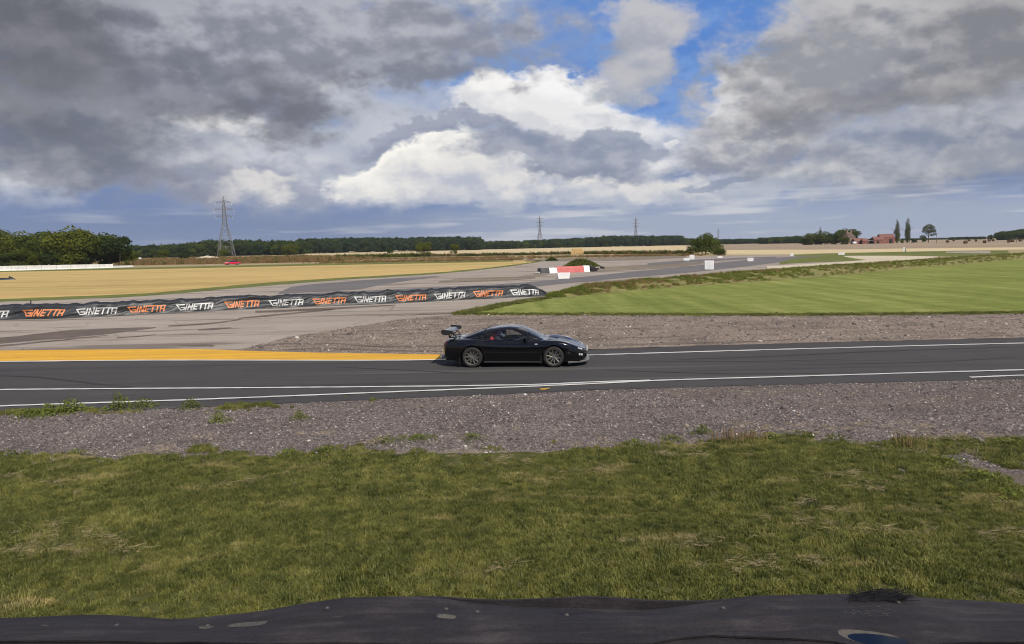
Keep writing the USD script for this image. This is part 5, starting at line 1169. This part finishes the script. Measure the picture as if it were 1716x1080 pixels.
# ------------------------------------------------------------------ black rubber belting on the barrier in the foreground
def rubber():
    g = G(); P = g.pos()
    n = g.noise(P, 1.6, 6, .6); f = g.noise(P, 40, 5, .65); st = g.noise(g.map(P, scale=(.8, 5, 5)), 2., 5, .6)
    c = g.ramp(n * .5 + st * .5, [(.34, (0.0144, 0.0126, 0.0144)), (.52, (0.0240, 0.0207, 0.0228)), (.62, (0.0400, 0.0340, 0.0357)), (.72, (0.0680, 0.0562, 0.0547))])
    c = g.mix(1., c, g.ramp(f, [(.3, (.8,) * 3), (.7, (1.25,) * 3)]), 'multiply')
    sc = g.noise(g.map(P, scale=(2.0, 26, 26), rot=(0, 0, .35)), 2.0, 4, .7)
    c = g.mix(g.sm(sc, .66, .74) * .35, c, (.13, .12, .115))
    return g.done('black_rubber', g.pbr(base_color=c, roughness=g.lin(n, .3, .7, .52, .78), specular_ior_level=.22, normal=g.bump(f * .4 + n * 1.4 + st, .55, .02)))
M['rubber'] = rubber()
M['mud'] = plain('dried_mud', (.07, .062, .053), .9, .35, 30, bump=.3)
M['washer'] = plain('dull_steel_washer', (.11, .10, .092), .5, .3, 30, metal=.6)
M['water'] = plain('dark_water', (.005, .006, .008), .05, .1, 2, spec=.3)
def belting():
    D = 5.25
    top = [(-260, 1030), (0, 1036), (150, 1031.5), (300, 1037.5), (400, 1029), (500, 1014), (590, 1002.5), (650, 1000), (720, 1002), (790, 1012), (860, 1017), (960, 1020), (1080, 1022), (1160, 1014), (1220, 1006), (1270, 998.5), (1340, 997), (1420, 996), (1500, 997), (1560, 1003), (1640, 1007), (1716, 1012), (1950, 1020)]
    tp = np.array(top, float); e = np.array([at(a, b, D) for a, b in tp]); ze = PchipInterpolator(e[:, 0], e[:, 2])
    xw = lambda px, py=1030: at(px, py, D - .1)[0]
    screws = [(90, 1046), (195, 1039), (348, 1052), (549, 1027), (748, 1034), (800, 1028), (950, 1029.5), (1212, 1027), (1505, 1026)]
    sw = np.array([at(px, py, D - .05 - .004 * (py - 1010)) for px, py in screws])
    pud = np.array([0, 99., 0])
    def S(x, v):
        """v: 0 at the edge towards the track, 1 at the near edge (0.95 m back)."""
        x, v = np.asarray(x, float), np.asarray(v, float); Z = np.zeros_like(x)
        y = D - .95 * v; z = ze(x)
        flat = 1.285 + .02 * np.sin(x * 1.3)
        z = flat + (z - flat) * np.exp(-(v / .42) ** 2) - .10 * v ** 2
        z += (fbm(np.stack([x * .9 + v, v * 2.2, Z], -1), 4, 2) - .5) * .06 * np.clip(v * 4, 0, 1)
        cr = .24 + .05 * np.sin(x * 1.1 + 1); z -= .012 * np.exp(-((v - cr) / .018) ** 2) - .008 * np.exp(-((v - cr - .05) / .03) ** 2)    # crease under the fixings
        z += .022 * np.exp(-((v - .45 - .06 * np.sin(x * 1.7)) / .05) ** 2) * np.clip(np.sin(x * .9 + .6), 0, 1)
        z -= .035 * np.exp(-(((x - pud[0]) / .17) ** 2 + ((y - pud[1] + .22 * (x - pud[0])) / .075) ** 2) ** 1.5)
        for s in sw: z -= .022 * np.exp(-((x - s[0]) ** 2 + (y - s[1]) ** 2) / .09 ** 2) - .010 * np.exp(-((x - s[0]) ** 2 + (y - s[1]) ** 2) / .2 ** 2)
        return np.stack([x, y, z], -1)
    def hit(px, py):
        z = 1.25
        for _ in range(12): p = gp(px, py, z); z = .5 * z + .5 * S(p[0], (D - p[1]) / .95)[2]
        return gp(px, py, z)
    pud[:] = hit(1459, 1066.5)
    def zat(x, y): return S(np.array([x]), np.array([(D - y) / .95]))[0, 2]
    t = thing('belting_barrier', 'black rubber belting nailed over the top of the barrier in the foreground', 'barrier')
    U, W = np.meshgrid(np.linspace(-6.5, 6.5, 560), np.r_[np.linspace(0, .5, 70), np.linspace(.51, .64, 14)], indexing='ij')
    # near edge of the upper belt runs unevenly; below it lies a second belt
    ep = np.array([(-200, 1078), (330, 1075.5), (600, 1077), (860, 1079), (1080, 1078.5), (1140, 1069), (1190, 1064), (1280, 1068), (1400, 1075), (1440, 1084), (1530, 1084), (1590, 1077), (1716, 1075), (1900, 1074)], float); eg = np.array([hit(a, b) for a, b in ep])
    edge = np.interp(U[:, 0], eg[:, 0], (D - eg[:, 1]) / .95)
    W = W / .64 * edge[:, None]
    P = S(U, W)
    roll = [(-.012, -.012), (-.018, -.035), (-.018, -.5), (-.02, -1.0), (-.02, -1.27)]
    fr = np.stack([np.stack([P[:, 0, 0], P[:, 0, 1] - a, np.maximum(P[:, 0, 2] + b, .01)], -1) for a, b in roll[::-1]], 1)
    P = np.concatenate([fr, P, np.stack([P[:, -1] + [0, .004, -.014], P[:, -1] + [0, .05, -.016]], 1)], 1)
    obj('upper_belt', tm(*grid(P)), M['rubber'], t, smooth=50)
    U, W = np.meshgrid(np.linspace(-6.5, 6.5, 300), np.linspace(.30, 1.05, 40), indexing='ij'); P = S(U, W) - [0, 0, .020]
    P = np.concatenate([P, np.stack([np.stack([P[:, -1, 0], P[:, -1, 1] - .03, np.full(300, z)], -1) for z in (.9, .45, .0)], 1)], 1)
    obj('lower_belt', tm(*grid(P)), M['rubber'], t, smooth=40)
    # front sheet standing clear of the belt's edge
    fx = np.linspace(at(690, 1003, D)[0], at(1235, 1004, D)[0], 90)
    fp = np.array([at(a, b, D + .06) for a, b in [(690, 1001), (735, 1002), (790, 1007), (860, 1009), (930, 1006.5), (985, 1004), (1030, 1005.5), (1100, 1009.5), (1170, 1009.5), (1235, 1003)]]); fz = PchipInterpolator(fp[:, 0], fp[:, 2])
    prof_ = [(0.0, 0), (.012, .003), (.022, 0), (.026, -.03), (.03, -.4), (.03, -1.25)]
    P = np.stack([np.stack([fx, D + .055 + .03 * np.sin((fx - fx[0]) / (fx[-1] - fx[0]) * PI) + a + 0 * fx, np.maximum(fz(fx) + b, .01)], -1) for a, b in [(.004, -.5), (.002, -.03)] + prof_], 1)
    obj('front_sheet', tm(*grid(P)), M['rubber'], t, smooth=40)
    for k, (x, y, z) in enumerate(sw):
        z = zat(x, y); w = trimesh.creation.cylinder(.015, .004, sections=20); h = trimesh.creation.icosphere(2, .009); h.apply_scale([1, 1, .6]); h.apply_translation([0, 0, .004])
        m = cat(w, h); m.apply_transform(trimesh.transformations.rotation_matrix(.25, [1, .3 * (k % 3), 0])); m.apply_translation([x, y, z + .007]); obj('washer', m, M['washer'], t, smooth=40)
    def blotch(px, py, rx, ry, m, off, seed, name, lab=None, parent=t, n=90):
        """A flat patch that follows the belt; its outline wavers."""
        y0 = D - .42
        for _ in range(6):
            p = at(px, py, y0); z = zat(p[0], y0); d = ray(px, py); k = (z - HEIGHT) / d[2]; y0 = d[1] * k
        c = at(px, py, y0); a = np.linspace(0, 2 * PI, n, endpoint=False); r = .72 + .56 * fbm(np.stack([np.cos(a) * 1.3, np.sin(a) * 1.3, np.full(n, seed * 3.1)], -1), 3, seed)
        rings = [np.repeat(c[None, :2], 1, 0)] ; P = [[c[0], c[1], zat(c[0], c[1]) + off]]; f = []
        for q in (.33, .66, 1.):
            X, Y = c[0] + np.cos(a) * r * rx * q, c[1] + np.sin(a) * r * ry * q; P += [[i, j, zat(i, j) + off * (1 if q < 1 else .4)] for i, j in zip(X, Y)]
        for i in range(n):
            j = (i + 1) % n; f.append([0, 1 + i, 1 + j])
            for k in range(2): f += [[1 + k * n + i, 1 + (k + 1) * n + i, 1 + (k + 1) * n + j], [1 + k * n + i, 1 + (k + 1) * n + j, 1 + k * n + j]]
        return obj(name, trimesh.Trimesh(np.array(P), f, process=False), m, parent, label=lab)
    blotch(416, 1047, .125, .055, M['mud'], .003, 3, 'mud_patch', 'pale dried mud patch')
    blotch(346, 1051.5, .05, .03, M['mud'], .003, 4, 'mud_patch'); blotch(748, 1033, .06, .03, M['mud'], .003, 5, 'mud_patch'); blotch(72, 1047, .06, .03, M['mud'], .003, 6, 'mud_patch')
    a_ = np.linspace(0, 2 * PI, 90); wob = 1 + .22 * (fbm(np.stack([np.cos(a_) * 1.5, np.sin(a_) * 1.5, 0 * a_], -1), 3, 8) - .5); wob[-1] = wob[0]
    R_ = np.stack([np.stack([(x := pud[0] + q * wob * .17 * np.cos(a_)), (y := pud[1] - .22 * q * wob * .17 * np.cos(a_) + q * wob * .075 * np.sin(a_)), S(x, (D - y) / .95)[:, 2] + (.002 if q < 1.15 else -.001)], -1) for q in (.7, .8, .88, .95, 1.0, 1.04, 1.08)], 1)
    obj('mud_patch', tm(*grid(R_)), M['mud'], t, smooth=True, label='tan rim of mud round the puddle')
    zc = min(zat(pud[0] + dx, pud[1] + dy) for dx in (-.05, 0, .05) for dy in (-.02, 0, .02)) + .0235
    a_ = np.linspace(0, 2 * PI, 60, endpoint=False); P = np.vstack([[pud[0], pud[1], zc], np.stack([pud[0] + .22 * np.cos(a_), pud[1] + .12 * np.sin(a_), np.full(60, zc)], 1)])
    o = obj('puddle', trimesh.Trimesh(P, [[0, 1 + i, 1 + (i + 1) % 60] for i in range(60)], process=False), M['water']); tag(o, 'small dark puddle with a tan rim lying on the rubber belting at lower right', 'puddle')
    # torn strands
    r = np.random.default_rng(9); ms = []
    for k in range(330):
        px = r.uniform(1420, 1500); p = at(px, 997 + r.uniform(-3, 14), D - .01 - r.uniform(0, .12)); p[2] = zat(p[0], min(p[1], D)) + .004
        L = r.uniform(.04, .15); a = r.normal(.35, .55); up = r.uniform(.0, .5); q = p + L * np.array([math.cos(a), abs(math.sin(a)) * .5, up * .55]); q2 = q + L * .6 * np.array([math.cos(a + .4), .2, -.25 + r.uniform(0, .35)])
        w = r.uniform(.002, .006); ms += [bar(p, q, w, w * .8, 4), bar(q, q2, w * .8, w * .3, 4)]
    M['strand'] = plain('torn_rubber', (.012, .012, .014), .8, .4, 20, spec=.08)
    ms2 = []
    for k in range(70):
        px = r.uniform(1415, 1500); p = gp(px, r.uniform(1000, 1024), 1.27); p[2] = zat(p[0], p[1]) + .003; ms2.append(bar(p, p + r.uniform(.01, .035) * np.array([math.cos(k), .3 * math.sin(k), .1]), .003, .001, 3))
    obj('scuffs', cat(*ms2), M['mud'], t, kind='stuff')
    obj('frayed_strands', cat(*ms), M['strand'], t, kind='stuff')
belting()

# ------------------------------------------------------------------ grass, stones and weeds near the road
def grass_mat(name, stops, pat):
    g = G(); P = g.pos()
    patch_ = g.noise(P, .8, 4, .6); fine = g.noise(P, 4.5, 4, .65)
    f = g.island() * .42 + patch_ * .46 + fine * .62 - .25
    c = g.ramp(f, stops)
    dry = g.sm(g.noise(g.map(P, scale=(.5, 1.3, 1), loc=(3, 7, 0)), .9, 5, .65), .56, .70)
    c = g.mix(dry * .6, c, pat)
    c = g.mix(1.0, c, g.ramp(g.noise(P, 3.1, 3, .6) * .7 + g.add('object_info', 'random') * .3, [(.30, (.40, .48, .42)), (.46, (.92, .95, .9)), (.62, (1.16, 1.12, 1.1))]), 'multiply')
    d = g.add('principled_bsdf', 'BSDF', base_color=c, roughness=.55, specular_ior_level=.3); t = g.add('translucent_bsdf', 'BSDF', color=g.mix(1., c, (1.2, 1.25, .6), 'multiply'))
    return g.done(name, g.add('mix_closure', 'closure', fac=.3, closure1=d, closure2=t))
M['grass'] = grass_mat('grass_blades', [(.24, (.115, .122, .032)), (.40, (.215, .210, .060)), (.55, (.345, .288, .104)), (.72, (.50, .395, .185)), (.88, (.66, .54, .30))], (.50, .39, .20))
M['straws'] = plain('dead_grass', (.36, .28, .16), .9, .2, 6)
def tuft(n, h, spread, seed, w=.0058):
    r = np.random.default_rng(seed); v, f = [], []
    for k in range(n):
        b = r.normal(0, spread, 2); a = r.uniform(0, 6.28); L = h * r.uniform(.45, 1.15); lean = r.uniform(.2, .95) * L; d = np.array([math.cos(a), math.sin(a)]); ph = r.uniform(0, 6.28); s = np.r_[math.cos(ph), math.sin(ph), 0] * w * r.uniform(.6, 1.3)
        p0, p1, p2 = np.r_[b, -.01], np.r_[b + d * lean * .4, L * .62], np.r_[b + d * lean, L * r.uniform(.7, .98)]
        o = len(v); v += [p0 - s, p0 + s, p1 - s * .8, p1 + s * .8, p2]; f += [[o, o + 1, o + 3], [o, o + 3, o + 2], [o + 2, o + 3, o + 4]]
    return trimesh.Trimesh(np.array(v), np.array(f), process=False)
sheet('turf', strip_poly([(x, y + 3) for x, y in GRASS_UP[:-3]] + [(1640, 812), (1716, 850), (2050, 990)], [(-300, 1300), (2050, 1300)]), M['soil'], .016, rag=.12, seed=12)
rng = np.random.default_rng(33)
N = 70000
X, Y = rng.uniform(-13, 13, N), rng.uniform(6.4, 17, N)
gu = np.array(GRASS_UP, float); gw = gp(gu[:, 0], gu[:, 1]); order = np.argsort(gw[:, 0]); edge_y = np.interp(X, gw[order, 0], gw[order, 1])
side = np.interp(Y, *np.array([(6., 4.2 + 3), (9, 7.4), (10.5, 7.5), (12, 7.4), (13.5, 7.2), (15, 7.)]).T)
en = (fbm(np.stack([X * .9, Y * .9, 0 * X], -1), 4, 3) - .5)
inside = edge_y - Y + en * 2.4 + (fbm(np.stack([X * 3.5, Y * 3.5, 0 * X], -1), 3, 44) - .5) * 1.1
prob = np.clip(inside / .35, 0, 1)
thin = np.clip(1 - (fbm(np.stack([X * 1.1, Y * 1.6, 0 * X + 4], -1), 4, 14) - .60) * 8, .6, 1)
vis = np.abs(X) < Y * .70 + .8
k = (rng.random(N) < prob * thin) & vis
X, Y, en, inside = X[k], Y[k], en[k], inside[k]; n = len(X)
hn = fbm(np.stack([X * .7, Y * .7, 0 * X + 9], -1), 4, 21)
sc = (.62 + 1.0 * (hn - .3)) * rng.uniform(.8, 1.2, n) * np.where(inside < 1.3, 1.12, 1.0)
GR = [(tuft(36, .080, .040, 100 + k), M['grass']) for k in range(6)]
instancer('grass', GR, np.c_[X, Y, np.full(n, .016)], rng.uniform(0, 6.28, n), np.clip(sc, .45, 1.6), rng.integers(0, 6, n), rng.normal(0, .12, (n, 2)), label='rough mown green grass in the foreground behind the rubber belting', cat='grass', kind='stuff')
# dead straw lying in patches
N = 2600; X, Y = rng.uniform(-9, 9, N), rng.uniform(7.5, 15.3, N); k = fbm(np.stack([X * .8, Y * 1.3, 0 * X + 2], -1), 4, 31) > .655; X, Y = X[k], Y[k]; n = len(X)
def lying(seed):
    r = np.random.default_rng(seed); ms = []
    for _ in range(22):
        a = r.uniform(0, 6.28); p = np.r_[r.normal(0, .05, 2), r.uniform(.04, .08)]; q = p + r.uniform(.03, .09) * np.r_[math.cos(a), math.sin(a), r.normal(0, .12)]; ms.append(bar(p, q, .0024, .0012, 3))
    return cat(*ms)
instancer('dead_straw', [(lying(1), M['straws']), (lying(2), M['straws'])], np.c_[X, Y, np.full(n, .02)], rng.uniform(0, 6.28, n), rng.uniform(.7, 1.3, n), rng.integers(0, 2, n), label='wisps of dead straw lying in the foreground grass', cat='straw', kind='stuff')
# lawn edge towards the far gravel, and thin grass over the right end of the near gravel
def scatter_edge(name, pts, n, wide, sc_, label):
    p = along(pts, n, rng, wide); p[:, 2] = .016
    instancer(name, GR, p, rng.uniform(0, 6.28, n), rng.uniform(*sc_, n), rng.integers(0, 6, n), label=label, cat='grass', kind='stuff')
scatter_edge('grass', [(770, 527), (830, 527.4), (1000, 527.8), (1300, 528.5), (1716, 525), (1900, 523)], 4200, .28, (.5, 1.3), 'ragged dark grass edge of the lawn along the far gravel')
scatter_edge('grass', [(772, 527), (800, 521), (850, 511), (915, 501)], 1500, .25, (1.0, 2.0), 'ragged grass edge at the tip of the lawn beside the pavement')
N = 5200; px, py = rng.uniform(1480, 1800, N), rng.uniform(735, 960, N); p = gp(px, py, .012); k = (fbm(p * .9 + 3, 4, 6) > .43) & (py < np.interp(px, gu[:, 0], gu[:, 1]) + 30); p = p[k]; n = len(p)
instancer('grass', GR, p, rng.uniform(0, 6.28, n), rng.uniform(.5, 1.1, n), rng.integers(0, 6, n), label='thin scattered grass on the gravel at the right edge', cat='grass', kind='stuff')
# weeds at the edge of the near gravel
N = 1500; p = along([(0, 693), (260, 688), (420, 682), (620, 673)], N, rng, .16); k = fbm(p * .8, 3, 5) > .47; p = p[k]; n = len(p); p[:, 2] = .02
instancer('grass', GR, p, rng.uniform(0, 6.28, n), rng.uniform(.4, .9, n), rng.integers(0, 6, n), label='low sparse grass fringe along the near edge of the asphalt', cat='grass', kind='stuff')
# stones
def stone(seed, fl=.65):
    m = trimesh.creation.icosphere(1, 1.); r = np.random.default_rng(seed); m.vertices *= (.7 + .6 * fbm(m.vertices * 1.1 + seed * 5, 2, seed))[:, None] * r.uniform(.7, 1.15, 3); m.vertices[:, 2] *= fl; return m
tones = [('stone_dark', (0.068, 0.056, 0.052)), ('stone_grey', (0.127, 0.109, 0.099)), ('stone_purple', (0.111, 0.090, 0.085)), ('stone_light', (0.221, 0.193, 0.170)), ('stone_tan', (.215, .17, .135)), ('stone_pale', (.46, .42, .37))]
for nm, c_ in tones: M[nm] = plain(nm, c_, .85, .25, 3)
ST = [(stone(k * 7 + j), M[nm]) for j, (nm, _) in enumerate(tones) for k in (1,)]
def stones(n, upper, lower, size, probs, label, z, xr=(-200, 1900), seed=1):
    r = np.random.default_rng(seed); up, lo = np.array(upper, float), np.array(lower, float)
    A0 = gp(np.array([858.]), np.interp(858, up[:, 0], up[:, 1]))[0, 1]; A1 = gp(np.array([858.]), np.interp(858, lo[:, 0], lo[:, 1]))[0, 1]
    X, Y = r.uniform(-A0 * .78, A0 * .78, n * 2), r.uniform(A1 * .88, A0 * 1.1, n * 2)
    q = np.stack([X, Y, 0 * X], -1) - CAM; sx, sy, sz = q @ CR, q @ CU, q @ CF; px, py = 858 + FOC * sx / sz, 540 - FOC * sy / sz
    k = (py > np.interp(px, up[:, 0], up[:, 1])) & (py < np.interp(px, lo[:, 0], lo[:, 1])) & (np.abs(px - 858) < 960); X, Y = X[k][:n], Y[k][:n]; n = len(X)
    s = size * np.exp(r.normal(0, .48, n))
    instancer('gravel', ST, np.c_[X, Y, z + s * .15], r.uniform(0, 6.28, n), s, r.choice(len(ST), n, p=probs), r.normal(0, .5, (n, 2)), label=label, cat='gravel', kind='stuff')
GU = [(x, y) for x, y in GRASS_UP]
stones(90000, [(x, y + 2) for x, y in ROAD_LOW], [(x, y + 6) if x < 1490 else (x, max(y + 6, 1000 - 3 * max(0, 1550 - x))) for x, y in GU], .0098, [.26, .27, .21, .16, .07, .03], 'grey purple gravel between the near road edge and the grass', .012, seed=2)
stones(26000, GRAVEL_UP, [(x, y - 1.5) for x, y in ROAD_UP[3:]], .019, [.12, .22, .14, .26, .20, .06], 'brownish gravel beyond the road', .012, seed=3)
# single weeds
wc = proto('tall_weed'); obj('leaves', leafy(.42, .55, 230, .030, 41), M['leaf_weed'], wc); obj('stalks', clump(18, .55, .09, 42, .006), M['leaf_hedge'], wc, kind='stuff')
wl = proto('low_weed'); obj('leaves', leafy(.22, .6, 200, .026, 43), M['leaf_weed'], wl); obj('stalks', clump(14, .22, .12, 44, .006), M['leaf_hedge'], wl, kind='stuff')
wd = proto('dry_weed'); obj('leaves', leafy(.25, .6, 60, .024, 45), M['leaf_hedge'], wd); obj('stalks', clump(60, .34, .14, 46, .006), M['leaf_dry'], wd, kind='stuff')
for c_, px, py, s_, lab in [(wl, 52, 698, (1.4, 1, 1), 'leftmost end of the long weed clump by the road edge'), (wl, 82, 695, (1.6, 1, 1.25), 'dense middle of the long weed clump by the road edge'), (wc, 118, 691, (1.3, 1, .8), 'taller right end of the long weed clump by the road edge'), (wc, 200, 686, (1.5, 1, .95), 'tallest feathery weed overlapping the near white line'), (wl, 240, 684.5, (1.3, 1, 1.3), 'low dark weed right of the tallest feathery weed'), (wc, 320, 684, (.9, .9, .62), 'small pointed weed at the road edge, third from the left'), (wc, 367, 708, (.75, .75, .62), 'single upright weed standing in the gravel below the road edge'), (wc, 502, 702, (.6, .6, .5), 'small upright weed in the gravel left of centre'), (wl, 14, 769, (1.2, 1, .8), 'green weed in the gravel at the left edge beside the grass'), (wl, 128, 763, (.7, .7, .6), 'tiny weed in the gravel above the grass at left'), (wl, 484, 764, (.8, .8, .7), 'weed at the grass edge left of centre'), (wl, 545, 761, (.9, .9, .8), 'bright weed at the grass edge nearest the middle'), (wl, 644, 741, (1., .8, .55), 'flat weed in the gravel below the middle of the road'), (wl, 700, 736, (1.3, .8, .45), 'wide flat patch of weed in the gravel, left of the car'), (wl, 792, 735, (1., .8, .45), 'flat weed patch in the gravel below the car'), (wl, 1064, 747, (.8, .8, .7), 'dark weed at the grass edge right of centre'), (wl, 1126, 738, (.7, .7, .6), 'small weed in the gravel left of the upright right weed'), (wc, 1178, 727, (.6, .6, .45), 'small upright weed in the gravel right of centre'), (wd, 1226, 742, (1.2, 1, .9), 'left reddish dry weed at the grass edge'), (wd, 1258, 739, (1.1, 1, .7), 'right reddish dry weed at the grass edge'), (wl, 1294, 737, (.9, .8, .7), 'green weed right of the reddish dry weeds'), (wl, 1690, 745, (1.2, 1, .5), 'flat green weed in the gravel at the right edge'), (wl, 1585, 778, (1.3, 1., .7), 'low weed where the grass shoulder meets the stony ground at right'), (wl, 1648, 806, (1.5, 1.1, .8), 'dark low weed on the stony ground near the right edge, upper one'), (wl, 1692, 838, (1.5, 1.1, .8), 'dark low weed on the stony ground near the right edge, lower one'), (wd, 1520, 752, (1.1, .9, .9), 'dry weed on the rounded grass shoulder at right'), (wl, 628, 508.5, (1.9, 1.4, 1.6), 'green weed growing against the foot of the banner barrier')]:
    p = gp(px, py, .012); copy(c_, 'weed', lab, 'weed', p, px * .7, s_)
